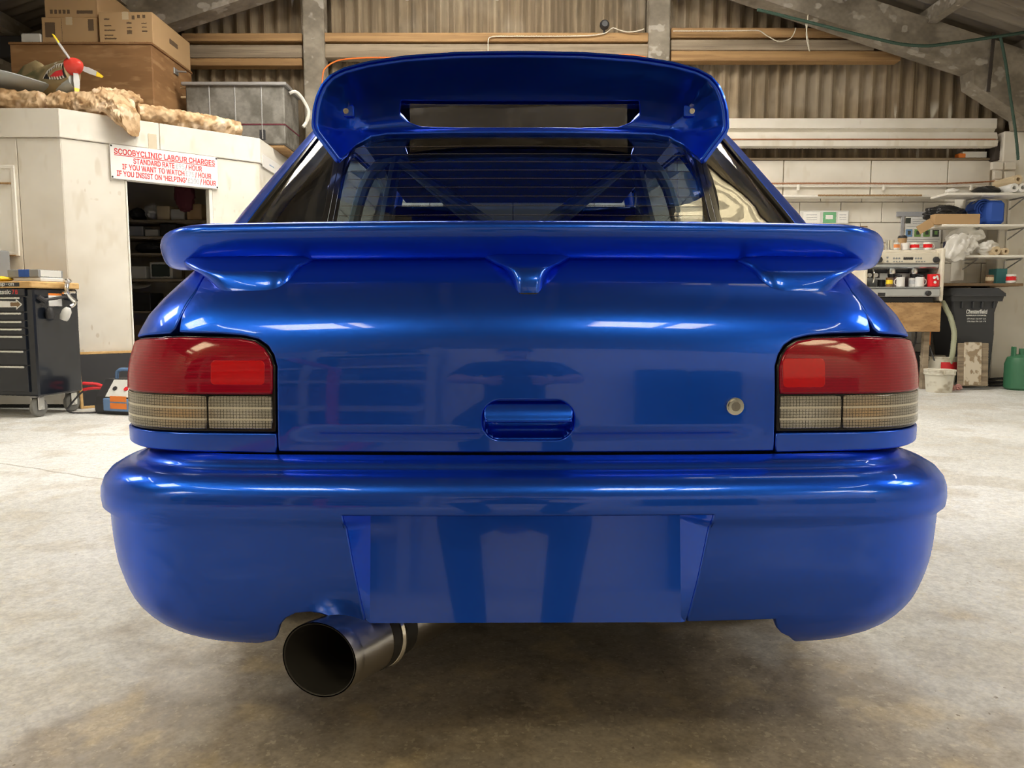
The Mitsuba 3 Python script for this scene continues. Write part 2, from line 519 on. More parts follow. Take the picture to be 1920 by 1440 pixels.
# bumper: v = length along the section from the shelf under the lamps, outwards and down
_sec = np.array([(-.100, .572), (-.080, .570), (-.062, .565), (-.0565, .5575), (-.052, .554), (-.034, .550), (-.017, .541), (-.006, .527), (-.001, .510), (0, .495), (-.0005, .482),
                 (-.0020, .476), (-.0090, .469), (-.0108, .464), (-.0112, .45), (-.0120, .42), (-.0142, .38), (-.019, .345), (-.027, .308), (-.040, .278), (-.058, .254), (-.083, .237), (-.118, .230)])
_vl = np.r_[0, np.cumsum(np.linalg.norm(np.diff(_sec, axis=0), axis=1))]
_so, _sz = Pchip(_vl, _sec[:, 0]), Pchip(_vl, _sec[:, 1])
VMAX = _vl[-1]
_zz = np.linspace(0, VMAX, 800)
BW, BY, BWID, BCR = .775, 1.205, .20, .055


def z2v(z):
    return np.interp(-np.asarray(z, float), -_sz(_zz), _zz)


def bumper(uv):
    uv = np.atleast_2d(uv).astype(float)
    u, v = uv[:, 0], np.clip(uv[:, 1], 0, VMAX)
    o, z = _so(v), _sz(v)
    side = np.clip((np.abs(u) - .45) / .5, 0, 1)
    low = np.clip((.47 - z) / .22, 0, 1)
    extra = side * low ** 2 * .02
    x, y = plan(u, BW + o - extra, BY - o + extra * .6, BWID, BCR)
    # the crease fades out towards the middle of the shelf
    return np.stack([x, y, z], 1)


def on(fn, px, py, u0, v0):
    """the surface parameters at which the surface fn is seen at a measured picture position"""
    p = np.array([u0, v0], float)
    want = np.array([px, py], float)
    f = lambda q: proj((CAR_M @ np.r_[fn(q)[0], 1])[:3])[0] - want
    for _ in range(30):
        r = f(p)
        J = np.stack([(f(p + [1e-5, 0]) - r) / 1e-5, (f(p + [0, 1e-5]) - r) / 1e-5], 1)
        try:
            st = np.linalg.solve(J, -r)
        except Exception:
            break
        st *= min(1, .08 / (np.abs(st).max() + 1e-12))
        p = p + st
        if np.abs(r).max() < .05:
            break
    return p


def normals(fn, uv):
    e = 2e-4
    uv = np.atleast_2d(uv)
    a = fn(uv + [e, 0]) - fn(uv - [e, 0])
    b = fn(uv + [0, e]) - fn(uv - [0, e])
    n = np.cross(a, b)
    return n / (np.linalg.norm(n, axis=1, keepdims=True) + 1e-15)


def panel(poly, fn, step=.02, r=.003, depth=.012, flip=False, skip=None):
    """a sheet-metal panel: the region poly of the surface fn, its edges rolled in. Returns a shape path with exact normals."""
    sg = -1.0 if flip else 1.0
    inner = poly.buffer(-r, join_style='round')
    polys = [g for g in getattr(inner, 'geoms', [inner]) if g.area > 1e-7]
    idx, UV, F = {}, [], []

    def vid(p):
        k = (round(p[0] * 1e6), round(p[1] * 1e6))
        if k not in idx:
            idx[k] = len(UV)
            UV.append(p)
        return idx[k]
    for g in polys:
        x0, y0, x1, y1 = g.bounds
        shapely.prepare(g)
        xs, ys = np.arange(math.floor(x0 / step), math.ceil(x1 / step) + 1) * step, np.arange(math.floor(y0 / step), math.ceil(y1 / step) + 1) * step
        X, Y = np.meshgrid(xs[:-1], ys[:-1], indexing='ij')
        cells = shapely.box(X.ravel(), Y.ravel(), X.ravel() + step, Y.ravel() + step)
        full, part = shapely.contains_properly(g, cells), shapely.intersects(g, cells)
        for k in np.nonzero(part)[0]:
            a, b = X.ravel()[k], Y.ravel()[k]
            if full[k]:
                i = [vid(p) for p in ((a, b), (a + step, b), (a + step, b + step), (a, b + step))]
                F += [[i[0], i[1], i[2]], [i[0], i[2], i[3]]]
            else:
                q = cells[k].intersection(g)
                for qq in getattr(q, 'geoms', [q]):
                    if qq.geom_type == 'Polygon' and qq.area > 1e-12:
                        for t in shapely.constrained_delaunay_triangles(qq).geoms:
                            c = list(t.exterior.coords)[:3]
                            if not t.exterior.is_ccw:
                                c = c[::-1]
                            F.append([vid(p) for p in c])
    UV = np.array(UV)
    N = normals(fn, UV) * sg
    V = fn(UV)
    Vs, Ns, Fs, base = [V], [N], [np.array(F)], len(V)
    for g in polys:
        for kk, ring in enumerate([g.exterior, *g.interiors]):
            L = ring.length
            c = np.array(shapely.segmentize(ring, step * .5).coords)[:-1]
            t = np.roll(c, -1, 0) - np.roll(c, 1, 0)
            t /= np.linalg.norm(t, axis=1, keepdims=True) + 1e-12
            out = np.stack([t[:, 1], -t[:, 0]], 1) * (1 if ring.is_ccw else -1)
            if kk:
                out = -out
            n0 = normals(fn, c) * sg
            p0 = fn(c)
            T3 = fn(c + out * 1e-4) - p0
            T3 /= np.linalg.norm(T3, axis=1, keepdims=True) + 1e-15
            rows, nrm = [], []
            for a in (0, 30, 60, 90):
                A = math.radians(a)
                rows.append(fn(c + out * r * math.sin(A)) - n0 * r * (1 - math.cos(A)))
                nrm.append(n0 * math.cos(A) + T3 * math.sin(A))
            rows.append(rows[-1] - n0 * depth)
            nrm.append(T3)
            R, n = len(rows), len(c)
            i, j = np.meshgrid(np.arange(R - 1), np.arange(n), indexing='ij')
            a_, b_, c_, d_ = i * n + j, i * n + (j + 1) % n, (i + 1) * n + (j + 1) % n, (i + 1) * n + j
            ccw = ring.is_ccw if kk == 0 else not ring.is_ccw
            q = np.stack([a_, d_, c_, b_] if ccw else [a_, b_, c_, d_], -1).reshape(-1, 4)
            Vs.append(np.vstack(rows))
            Ns.append(np.vstack(nrm))
            Fs.append(np.vstack([q[:, [0, 1, 2]], q[:, [0, 2, 3]]]) + base)
            base += R * n
    V, N, F = np.vstack(Vs), np.vstack(Ns), np.vstack(Fs)
    fn_ = np.cross(V[F[:, 1]] - V[F[:, 0]], V[F[:, 2]] - V[F[:, 0]])
    bad = (fn_ * N[F].sum(1)).sum(1) < 0
    F[bad] = F[bad][:, ::-1]
    return V, F, N


def shape(VFN, bsdf):
    V, F, N = VFN
    return {'type': 'ply', 'filename': meshkit.write_ply((V, F), normals=N), 'face_normals': False, 'bsdf': {'type': 'ref', 'id': bsdf}}


# ------------------------------------------------------------------ the car
def paint(key, coat_rough=.03):
    """metallic blue: a flake layer that follows the light, under a clear coat that mirrors"""
    scene[key] = {'type': 'twosided', 'bsdf': {
        'type': 'blendbsdf', 'weight': .62,
        'bsdf1': {'type': 'principled', 'base_color': {'type': 'rgb', 'value': [.0006, .018, .18]}, 'roughness': coat_rough, 'metallic': 0.0, 'eta': 1.8},
        'bsdf2': {'type': 'principled', 'base_color': {'type': 'rgb', 'value': [.001, .120, .98]}, 'roughness': .31, 'metallic': 1.0, 'clearcoat': 1.0, 'clearcoat_gloss': .98}}}
    return key


paint('blue_paint')
mat('black_rubber', (.012, .012, .013), .55)
mat('gloss_black', (.008, .008, .009), .12)
mat('dark_trim', (.012, .0125, .014), .7)
mat('chrome', (.85, .84, .80), .12, metal=1.0)
mat('worn_chrome', (.36, .345, .33), .24, metal=1.0)
mat('pipe_soot', (.035, .034, .033), .55, metal=.6)
mat('heater_brown', (.10, .08, .06), .4)
mat('cage_grey', (.50, .60, .68), .35)
scene['tinted_glass'] = {'type': 'thindielectric', 'int_ior': 1.55, 'specular_transmittance': {'type': 'rgb', 'value': [.38, .45, .49]}}
scene['clear_glass'] = {'type': 'thindielectric', 'int_ior': 1.5, 'specular_transmittance': {'type': 'rgb', 'value': [.8, .85, .84]}}


def lens_lines(p, n, uv):
    """fine moulded ribs of the red lens"""
    k = dr.abs(dr.sin(p.z * 620.0))
    return mix((.34, .005, .026), (.22, .003, .016), smoothstep(.0, .5, k) * .8)


def grid_lines(p, n, uv):
    """square prisms of the clear lens, the amber bulb cover showing through near the middle of each outer half"""
    gx, gz = dr.abs(dr.sin(p.x * 560.0)), dr.abs(dr.sin(p.z * 620.0))
    g = smoothstep(.10, .42, gx) * smoothstep(.10, .42, gz)
    band = smoothstep(.0022, .0012, dr.minimum(dr.abs(p.z - .630), dr.abs(p.z - .650)))
    am = dr.exp(-dr.square((dr.abs(p.x - .02) - .60) / .05)) * dr.exp(-dr.square((p.z - .642) / .022))
    wh = dr.exp(-dr.square((dr.abs(p.x - .02) - .49) / .035)) * dr.exp(-dr.square((p.z - .638) / .022))
    c = mix((.27, .265, .245), (.50, .32, .17), am * .7)
    c = mix(c, (.55, .54, .50), wh * .8)
    c = mix(mi.Color3f(.045, .043, .038), c, g)
    return mix(c, (.62, .60, .54), band * .8)


scene['red_lens'] = {'type': 'twosided', 'bsdf': {'type': 'principled', 'base_color': mikit.proc(lens_lines), 'roughness': .06, 'eta': 1.5}}
scene['red_reflector'] = {'type': 'twosided', 'bsdf': {'type': 'principled', 'base_color': {'type': 'rgb', 'value': [.52, .006, .012]}, 'roughness': .08, 'eta': 1.5}}
scene['clear_lens'] = {'type': 'twosided', 'bsdf': {'type': 'principled', 'base_color': mikit.proc(grid_lines), 'roughness': .08, 'eta': 1.5}}

CAR = thing('car', 'glossy metallic blue hatchback seen from behind with two rear wings on workshop floor', 'car')


def cpart(name, mesh_or_vfn, bsdf, parent=CAR, smooth=35, label=None):
    sh = shape(mesh_or_vfn, bsdf) if isinstance(mesh_or_vfn, tuple) and len(mesh_or_vfn) == 3 else mikit.ply(mesh_or_vfn, bsdf, smooth=smooth)
    return put(name, sh, None, parent, label=label, to_world=CAR_T)


def rounded(points, r):
    p = Polygon(points)
    return p.buffer(-r).buffer(2 * r).buffer(-r)


def u_at(y, z):
    """arc length at which the flank of the body reaches the distance y"""
    z = float(z)
    uc = _W(z) - _w(z) * _CX[-1] + _w(z)
    return float(uc + y - _Y(z) - _w(z) * _SY[-1] - _c(z) * _W(z) ** 2 + _w(z))


def offset(fn, d):
    return lambda uv: fn(uv) + normals(fn, uv) * d


def mirror_poly(p):
    return shapely.affinity.scale(p, -1, 1, origin=(0, 0))


import shapely.affinity

# --- bumper
UB = 1.17
lobe_l = [(-.301, .342), (-.325, .333), (-.345, .326), (-.361, .323), (-.385, .326), (-.402, .336), (-.414, .352), (-.423, .380), (-.434, .398), (-.450, .407), (-.47, .425), (-.50, VMAX)]
lobe_r = [(.418, .342), (.424, .362), (.436, .378), (.452, .390), (.468, .415), (.50, VMAX)]
bp = Polygon([(-UB, .004), (UB, .004), (UB, VMAX), *lobe_r[::-1], (.266, .344), (-.267, .344), *lobe_l, (-UB, VMAX)])
rec = Polygon([(-.297, .148), (.300, .148), (.2575, .40), (-.2590, .40)])
bp = bp.difference(rec)
cpart('bumper', panel(bp, bumper, step=.016, r=.004, depth=.03, flip=True), 'blue_paint')
# plate recess: a flat panel tilted so that it meets the bumper's lower edge
zt, zb, yt, yb = .489, .3005, 1.268, 1.2375
corner = {k: bumper([q])[0] for k, q in dict(tl=(-.297, .148), tr=(.300, .148), bl=(-.2675, .344), br=(.2665, .344)).items()}
A = np.array([[-.262, yt, zt - .003], [.259, yt, zt - .003], [-.262, yb + .003, zb], [.259, yb + .003, zb]])


def strip(c0, c1, n=14, bulge=0.0):
    """a sheet between two polylines"""
    return loft(np.stack([np.linspace(0, 1, n)[:, None, None] * (c1 - c0)[None] + c0[None]], 0)[0], closed=False)


def side_curve(s):
    a = np.linspace(0, 1, 24)
    q = np.stack([s * ((.297 if s < 0 else .300) + a * ((.2675 if s < 0 else .2665) - (.297 if s < 0 else .300))), .148 + a * (.344 - .148)], 1)
    return bumper(q)


def inner_side(i, j, s):
    z = (side_curve(s)[:, 2] - zb) / (side_curve(s)[0, 2] - zb)
    return A[j] + (A[i] - A[j]) * z[:, None]


inn_l, inn_r = inner_side(0, 2, -1), inner_side(1, 3, 1)
top_o = bumper(np.stack([np.linspace(-.297, .300, 40), np.full(40, .148)], 1)) + [0, .004, 0]
top_i = np.linspace(A[0], A[1], 40)
rmesh = [loft(np.stack([inn_l, inn_r]), closed=False), loft(np.stack([side_curve(-1) + [0, .004, 0], inn_l]), closed=False), loft(np.stack([inn_r, side_curve(1) + [0, .004, 0]]), closed=False), loft(np.stack([top_o, top_i]), closed=False)]
cpart('plate_recess', cat_(rmesh), 'blue_paint', smooth=32)
cpart('bumper_return', loft(np.stack([np.linspace(A[2], A[3], 30), np.linspace(A[2], A[3], 30) + [0, .05, .012]]), closed=False), 'blue_paint')

# --- tailgate
tg_half = lambda s, a, b: [(s * a, .574), (s * a, .722), (s * (a + .006), .742), (s * (a + .017), .758), (s * (a + .034), .769), (s * (a + .06), .775), (s * (a + .10), .7785), (s * (b - .003), .7805), (s * b, .81), (s * (b - .006), .855), (s * (b + .002), .887), (s * (b + .004), .940), (s * (b + .004), .985)]
tg = Polygon(tg_half(-1, .4295, .614) + tg_half(1, .4325, .616)[::-1])
HX, HZ0, HZ1 = .078, .5965, .6645
hole = Polygon([(-HX, HZ0), (HX, HZ0), (HX, HZ1), (-HX, HZ1)]).buffer(-.030).buffer(.030)
hole = shapely.affinity.translate(hole, .004, 0)
tgp = tg.difference(hole)
TG = cpart('tailgate', panel(tgp, body, step=.016, r=.0035, depth=.02), 'blue_paint')


def dish(uv):
    q = body(uv)
    d = shapely.distance(shapely.points(np.atleast_2d(uv)), hole.exterior)
    ins = shapely.contains_xy(hole, np.atleast_2d(uv)[:, 0], np.atleast_2d(uv)[:, 1])
    k = np.clip(np.where(ins, d, 0) / .024, 0, 1)
    q[:, 1] += .004 + .024 * np.sqrt(1 - (1 - k) ** 2)
    return q


cpart('handle_recess', panel(hole.buffer(.002), dish, step=.005, r=.0005, depth=.002), 'blue_paint', TG)
flap = Polygon([(-.072, .628), (.080, .628), (.080, .660), (-.072, .660)]).buffer(-.014).buffer(.014).union(Polygon([(-.070, .627), (.078, .627), (.078, .645), (-.070, .645)]))
bulged = lambda uv: body(uv) + np.stack([0 * uv[:, 0], -.010 + .009 * np.clip((uv[:, 1] - .6385) / .022, -1.2, 1.2) ** 2 + .006 * (uv[:, 1] - .6435) / .016 - .0035 * np.exp(-((uv[:, 1] - .6315) / .0022) ** 2), 0 * uv[:, 0]], 1) if True else None
cpart('handle', panel(flap, lambda uv: bulged(np.atleast_2d(uv)), step=.004, r=.003, depth=.022), 'blue_paint', TG)
lk = body([[.360, .654]])[0]
hexa = trimesh.creation.cylinder(radius=.0150, height=.008, sections=32)
nut = cat_([moved(hexa, rot([0, 0, 1], 30), rot([1, 0, 0], 90), T_(lk + [0, -.003, 0])), moved(trimesh.creation.annulus(.008, .0122, .006, sections=28), rot([1, 0, 0], 90), T_(lk + [0, -.008, 0]))])
LK = cpart('lock', nut, 'chrome', TG, label='round chrome lock')
cpart('key_barrel', cat_([moved(trimesh.creation.cylinder(radius=.0082, height=.004, sections=24), rot([1, 0, 0], 90), T_(lk + [0, -.0085, 0])), bx(lk[0] - .0009, lk[0] + .0009, lk[1] - .0112, lk[1] - .0100, lk[2] - .004, lk[2] + .004)]), 'worn_chrome', CAR)

# --- lamps, both sides
for s, a in ((-1, .4325), (1, .4355)):
    oc = s * .87
    lamp = Polygon([(s * a, .6075), (s * a, .722), (s * (a + .007), .742), (s * (a + .018), .757), (s * (a + .036), .769), (s * (a + .065), .7745), (s * .60, .7765), (s * .70, .7725), (s * .756, .768), (s * .83, .762), (oc, .756), (oc, .6075)])
    LM = cpart('tail_light', panel(lamp, offset(body, -.0035), step=.02, r=.003, depth=.03), 'gloss_black', label='left rear lamp cluster' if s < 0 else 'right rear lamp cluster')
    zone = lambda z0, z1, g: lamp.buffer(-g).intersection(sbox(-2, z0, 2, z1))
    cpart('red_lens', panel(zone(.6735, .9, .0045).buffer(-.002).buffer(.002), offset(body, .0015), step=.02, r=.004, depth=.009), 'red_lens', LM, label='ribbed red lens')
    low = zone(.5, .6725, .0040)
    div = s * .553
    for q in (low.intersection(sbox(min(div, s * .2), 0, max(div, s * .2), 2)).buffer(-.002), low.intersection(sbox(min(div, s * 1.2), 0, max(div, s * 1.2), 2)).buffer(-.0015)):
        cpart('clear_lens', panel(q, offset(body, .0005), step=.02, r=.003, depth=.008), 'clear_lens', LM, label='clear lens with fine square prisms')
    rf = Polygon([(s * .450, .690), (s * .545, .690), (s * .545, .732), (s * .450, .732)]) if s < 0 else Polygon([(s * .445, .685), (s * .520, .685), (s * .520, .735), (s * .445, .735)])
    cpart('reflector', panel(rf.buffer(-.008).buffer(.008), offset(body, .0019), step=.02, r=.001, depth=.002), 'red_reflector', LM, label='brighter red block in the lens')
    fill = Polygon([(s * (a - .0015), .571), (s * (a - .0015), .6065), (oc, .6065), (oc, .580), (s * .777, .579), (s * .66, .574)])
    cpart('lamp_sill', panel(fill, body, step=.02, r=.0035, depth=.02), 'blue_paint')

for s in (-1, 1):
    cpart('lamp_backing', panel(sbox(*sorted((s * .425, s * .93))[:1], .568, max(s * .425, s * .93), .80), offset(body, -.024), step=.04, r=.001, depth=.004), 'dark_trim')

# --- flanks, pillars, roof
arch = lambda y, r=.345: Point(0, 0).buffer(1)


def flank(s):
    pts = [(.6205, .787), (.6155, .81), (.6095, .855), (.6175, .887), (.6195, .94), (.6195, .992), (.612, 1.0), (.5315, 1.248), (.505, 1.34), (.49, 1.42)]
    pts += [(u_at(y, z), z) for y, z in ((3.62, 1.42), (3.74, 1.39), (4.26, .985), (5.05, .85), (5.35, .78), (5.42, .60), (5.42, .30), (1.80, .30), (1.80, .565))] + [(.885, .585), (.885, .748), (.83, .7635), (.756, .7695), (.70, .7742), (.63, .7785)]
    p = Polygon(pts)
    for y in (2.16, 4.66):
        c = np.array([(u_at(y + .35 * math.cos(t), max(.29, .31 + .35 * math.sin(t))), .31 + .35 * math.sin(t)) for t in np.linspace(0, 2 * math.pi, 40)])
        p = p.difference(Polygon(c))
    win = Polygon([(u_at(y, z), z) for y, z in ((2.35, 1.02), (2.62, 1.34), (3.55, 1.35), (4.06, 1.02))]).buffer(-.02).buffer(.02)
    return p.difference(win), win, pts


for s in (-1, 1):
    p, win, _ = flank(s)
    p = max(getattr(p, 'geoms', [p]), key=lambda g: g.area)
    f = mirror_poly(p) if s < 0 else p
    cpart('body_side', panel(f, body, step=.03, r=.0035, depth=.015), 'blue_paint')
    wn = mirror_poly(win) if s < 0 else win
    cpart('side_window', panel(wn, offset(body, -.006), step=.06, r=.001, depth=.002), 'tinted_glass')
    cpart('window_surround', panel(wn.buffer(.012).difference(wn.buffer(-.004)), offset(body, .001), step=.05, r=.001, depth=.012), 'gloss_black')

# --- glass of the back
gl = Polygon([(-.408, .992), (.408, .992), (.428, 1.19), (.425, 1.385), (-.425, 1.385), (-.428, 1.19)])
cpart('rear_window', panel(gl, offset(body, -.004), step=.03, r=.001, depth=.002), 'tinted_glass', label='dark tinted rear glass')
ql = [(.418, .992), (.604, .992), (.5225, 1.248), (.497, 1.34), (.485, 1.385), (.435, 1.385), (.438, 1.19)]
for s in (-1, 1):
    q = Polygon([(s * a, b) for a, b in ql])
    cpart('quarter_window', panel(q, offset(body, -.004), step=.03, r=.001, depth=.002), 'tinted_glass', label='dark tinted side glass')
    cpart('glass_blackout', panel(q.buffer(.004), offset(body, -.05), step=.05, r=.001, depth=.01), 'dark_trim')  # added dark sheet behind the glass, blocks light coming through the cabin
    ring = q.buffer(.007, join_style='mitre').difference(q.buffer(-.006))
    cpart('window_seal', panel(ring, offset(body, .0005), step=.03, r=.0015, depth=.012), 'gloss_black')
cpart('window_seal', panel(gl.buffer(.004).difference(gl.buffer(-.008)), offset(body, -.001), step=.03, r=.001, depth=.012), 'gloss_black')
for k in range(9):          # heater wires across the glass
    z = 1.02 + k * .024
    cpart('heater_wire', tube(body(np.stack([np.linspace(-.395, .395, 30), np.full(30, z)], 1)) + [0, .004, 0], .0005, 4), 'heater_brown')

rx, ry = np.meshgrid(np.linspace(-1, 1, 25), np.linspace(0, 1, 25), indexing='ij')
edge_l = body(np.stack([np.linspace(-.6, .6, 25), np.full(25, 1.415)], 1))
rear_y = np.interp(rx[:, 0] * .5, edge_l[:, 0], edge_l[:, 1])
RX = rx * .517
RY = rear_y[:, None] * (1 - ry) + (3.70 - .12 * rx ** 2) * ry
RZ = 1.412 + .042 * (1 - rx ** 2) * (1 - (2 * ry - 1) ** 4 * .6)
cpart('headliner', loft(np.stack([RX * .96, RY + .02, RZ - .05 - .055 * ry], -1), closed=False), 'dark_trim', smooth=True)
cpart('roof', loft(np.stack([RX, RY, RZ], -1), closed=False), 'blue_paint', smooth=True)

# --- front half (hidden from behind): screen, bonnet, nose, underside
wsx = np.linspace(-1, 1, 15)
lo_, hi_ = np.stack([wsx * .66, 4.32 - .10 * wsx ** 2, .985 + 0 * wsx], 1), np.stack([wsx * .50, 3.72 - .10 * wsx ** 2, 1.41 - .01 * wsx ** 2], 1)
cpart('windscreen', loft(np.stack([lo_ + (hi_ - lo_) * t for t in np.linspace(0, 1, 8)]), closed=False), 'clear_glass', smooth=True)
hx = np.linspace(-1, 1, 17)
rowsH = []
for t in np.linspace(0, 1, 14):
    y = 4.32 + t * 1.07
    z = .985 - .20 * t ** 1.6
    Wd = float(_W(z)) - .02 - .10 * max(0, t - .8) / .2
    rowsH.append(np.stack([hx * Wd, y - .12 * hx ** 2 * t, z + .03 * (1 - hx ** 2)], 1))
nose = [rowsH[-1] + [0, .04, -.05], rowsH[-1] + [0, .07, -.15], rowsH[-1] + [0, .08, -.30], rowsH[-1] + [0, .0, -.50]]
cpart('bonnet', loft(np.stack(rowsH), closed=False), 'blue_paint', smooth=True)
cpart('front_bumper', loft(np.stack([rowsH[-1]] + nose), closed=False), 'blue_paint', smooth=True)
cpart('underside', bx(-.66, .66, 1.42, 5.3, .24, .30, .02), 'dark_trim', smooth=False)
inner = offset(body, -.045)
cpart('inner_structure', panel(sbox(-1.0, .31, 1.0, .975), inner, step=.06, r=.002, depth=.02), 'dark_trim')
for s in (-1, 1):
    ub = [(u_at(1.5, z) * s, z) for z in np.linspace(.32, .985, 6)] + [(u_at(4.2, z) * s, z) for z in np.linspace(.985, .32, 6)]
    cpart('side_trim', panel(Polygon(ub), inner, step=.12, r=.002, depth=.02), 'dark_trim')


def wheel(x, y):
    s = 1 if x > 0 else -1
    w = cpart('wheel', moved(lathe([(.20, -.085), (.225, -.10), (.29, -.10), (.303, -.085), (.306, 0), (.303, .085), (.29, .10), (.225, .10), (.20, .085)], 48), rot([0, 1, 0], 90), T_([x, y, .306])), 'black_rubber')
    rim = [lathe([(.03, s * .07), (.06, s * .075), (.17, s * .05), (.20, s * .09), (.205, s * .10), (.205, -s * .09), (.19, -s * .09), (.19, s * .03), (.03, s * .03)], 48)]
    for k in range(6):
        rim.append(moved(bx(.03, .20, -.018, .018, -.01, .012, .004), T_([0, 0, s * .075]), rot([0, 0, 1], 60 * k)))
    cpart('rim', moved(cat_(rim), rot([0, 1, 0], 90), T_([x, y, .306])), 'worn_chrome', w)


for x in (-.64, .64):
    for y in (2.16, 4.66):
        wheel(x, y)

# --- inside: load floor, seats, roll cage
cpart('load_floor', bx(-.60, .60, 1.50, 3.0, .58, .60, .005), 'dark_trim', smooth=False)
cpart('dashboard', bx(-.62, .62, 3.95, 4.2, .60, .96, .04), 'dark_trim', smooth=False)
for x in (-.35, .35):
    st = cat_([bx(x - .23, x + .23, 3.05, 3.20, .45, 1.02, .05), bx(x - .15, x + .15, 3.02, 3.16, .98, 1.22, .05), bx(x - .24, x + .24, 3.15, 3.6, .38, .52, .05)])
    cpart('seat', moved(st, rot([1, 0, 0], 10, (0, 3.1, .5))), 'dark_trim', smooth=False)
R = .021
hoop = [(-.60, 2.82, .32), (-.60, 2.80, .95), (-.53, 2.78, 1.27), (-.42, 2.78, 1.365), (.42, 2.78, 1.365), (.53, 2.78, 1.27), (.60, 2.80, .95), (.60, 2.82, .32)]
cage = [tube(spline(hoop, 50), R)]
for s in (-1, 1):
    cage += [tube([(s * .42, 2.78, 1.35), (s * .44, 2.05, .64)], R), tube([(s * .48, 2.78, 1.30), (s * .55, 3.4, 1.33), (s * .60, 4.0, .96)], R), tube([(-s * .40, 2.80, 1.34), (s * .58, 2.82, .50)], R * .9),
             tube([(s * .40, 2.74, 1.33), (-s * .40, 2.1, .72)], R * .9), tube([(s * .36, 2.18, .62), (s * .34, 2.28, 1.03), (s * .26, 2.34, .62)], R * .8)]
cpart('roll_cage', cat_(cage), 'cage_grey', smooth=30, label='blue grey tubular roll cage')

# --- lower wing on three feet
sec0 = np.array([(.001, .972), (.006, .979), (.03, .984), (.08, .986), (.13, .981), (.165, .968), (.178, .952), (.172, .936), (.15, .921), (.12, .910), (.095, .905), (.07, .906), (.045, .914), (.026, .928), (.012, .944), (.004, .956), (0, .965)])
dd = np.r_[0, np.cumsum(np.linalg.norm(np.diff(np.vstack([sec0, sec0[:1]]), axis=0), axis=1))]
from scipy.interpolate import CubicSpline
cs = CubicSpline(dd, np.vstack([sec0, sec0[:1]]), bc_type='periodic')
sec = cs(np.linspace(0, dd[-1], 61)[:-1])
XT = .748
secs = []
for x in np.r_[np.linspace(-XT, -.59, 22), np.linspace(-.56, .56, 31), np.linspace(.59, XT, 22)]:
    ax = abs(x)
    k = np.clip((ax - .60) / (XT - .60), 0, 1)
    sc = math.sqrt(max(1 - k ** 3.2, 1e-4))
    y0 = 1.425 + .085 * x * x + .085 * k ** 2.2
    c = np.array([.09, .945])
    sx = math.sqrt(max(1 - k ** 3, 1e-4))
    q = (sec - c) * [sx * .75 + .25 * sc, sc] + c
    secs.append(np.stack([np.full(60, x), q[:, 0] * (1 - .1 * k) + y0, q[:, 1] - .004 * (x / .7) ** 2 - .010 * k], 1))
WG = cpart('lower_wing', loft(np.array(secs), caps=True), 'blue_paint', smooth=40, label='lower rear wing on three feet')


def foot(xs, name='wing_foot'):
    """levels: (z, x0, x1, y0, y1)"""
    S = []
    ang = np.linspace(0, 2 * np.pi, 49)[:-1]
    zz = np.array([l[0] for l in xs])
    F = Pchip(zz, np.array([l[1:] for l in xs]))
    for z in np.linspace(zz[0], zz[-1], 30):
        x0, x1, y0, y1 = F(z)
        e = 4.5
        cx, cy = np.sign(np.cos(ang)) * np.abs(np.cos(ang)) ** (2 / e), np.sign(np.sin(ang)) * np.abs(np.sin(ang)) ** (2 / e)
        X = (x0 + x1) / 2 + cx * (x1 - x0) / 2
        Y = (y0 + y1) / 2 + cy * (y1 - y0) / 2 + .085 * (X * X - ((x0 + x1) / 2) ** 2)
        S.append(np.stack([X, Y, np.full(48, z)], 1))
    return loft(np.array(S), caps=True)


for s, ox in ((-1, 0.0), (1, .004)):
    lv = [(.800, .430, .560, 1.41, 1.60), (.848, .428, .568, 1.400, 1.60), (.858, .426, .574, 1.402, 1.60), (.872, .422, .590, 1.408, 1.61), (.888, .420, .615, 1.420, 1.62), (.898, .414, .640, 1.438, 1.625), (.910, .400, .660, 1.46, 1.63), (.930, .388, .665, 1.50, 1.63)]
    lv = [(z, min(s * a + ox, s * b + ox), max(s * a + ox, s * b + ox), c, d) for z, a, b, c, d in lv]
    ft = cpart('wing_foot', foot(lv), 'blue_paint', WG)
    pad = foot([(.835, lv[1][1] - .004, lv[1][2] + .004, 1.398, 1.60), (.8475, lv[1][1] - .0025, lv[1][2] + .0025, 1.3985, 1.60)])
    cpart('wing_gasket', pad, 'black_rubber', WG)
cpart('wing_foot', foot([(.800, -.022, .034, 1.38, 1.58), (.850, -.022, .034, 1.372, 1.58), (.870, -.025, .037, 1.375, 1.58), (.885, -.031, .043, 1.383, 1.59), (.897, -.043, .055, 1.396, 1.59), (.906, -.062, .074, 1.423, 1.59), (.925, -.09, .10, 1.46, 1.59)]), 'blue_paint', WG)
cpart('wing_gasket', foot([(.835, -.025, .037, 1.3705, 1.58), (.849, -.0245, .0365, 1.3710, 1.58)]), 'black_rubber', WG)

# --- roof spoiler: a hooded shell with a slot, its ends running down onto the glass
RIMPX = [(975, 98), (860, 100), (760, 107), (690, 118), (645, 130), (620, 143), (605, 160), (596, 180), (590, 205), (588, 235), (593, 247), (612, 272), (638, 307)]
_rim = [at(px, py, 1.80 + .10 * ((px - 975) / 780) ** 2) for px, py in RIMPX]
HALF = [(max(0.0, .0205 - p[0]), p[2]) for p in _rim]
HALF[0] = (0, HALF[0][1])
RIM = LineString([(-x, z) for x, z in HALF[::-1]] + HALF[1:])
_pr = Pchip([0, .012, .03, .06, .09, .115, .135, .30], [0, .020, .058, .108, .142, .158, .165, .168])


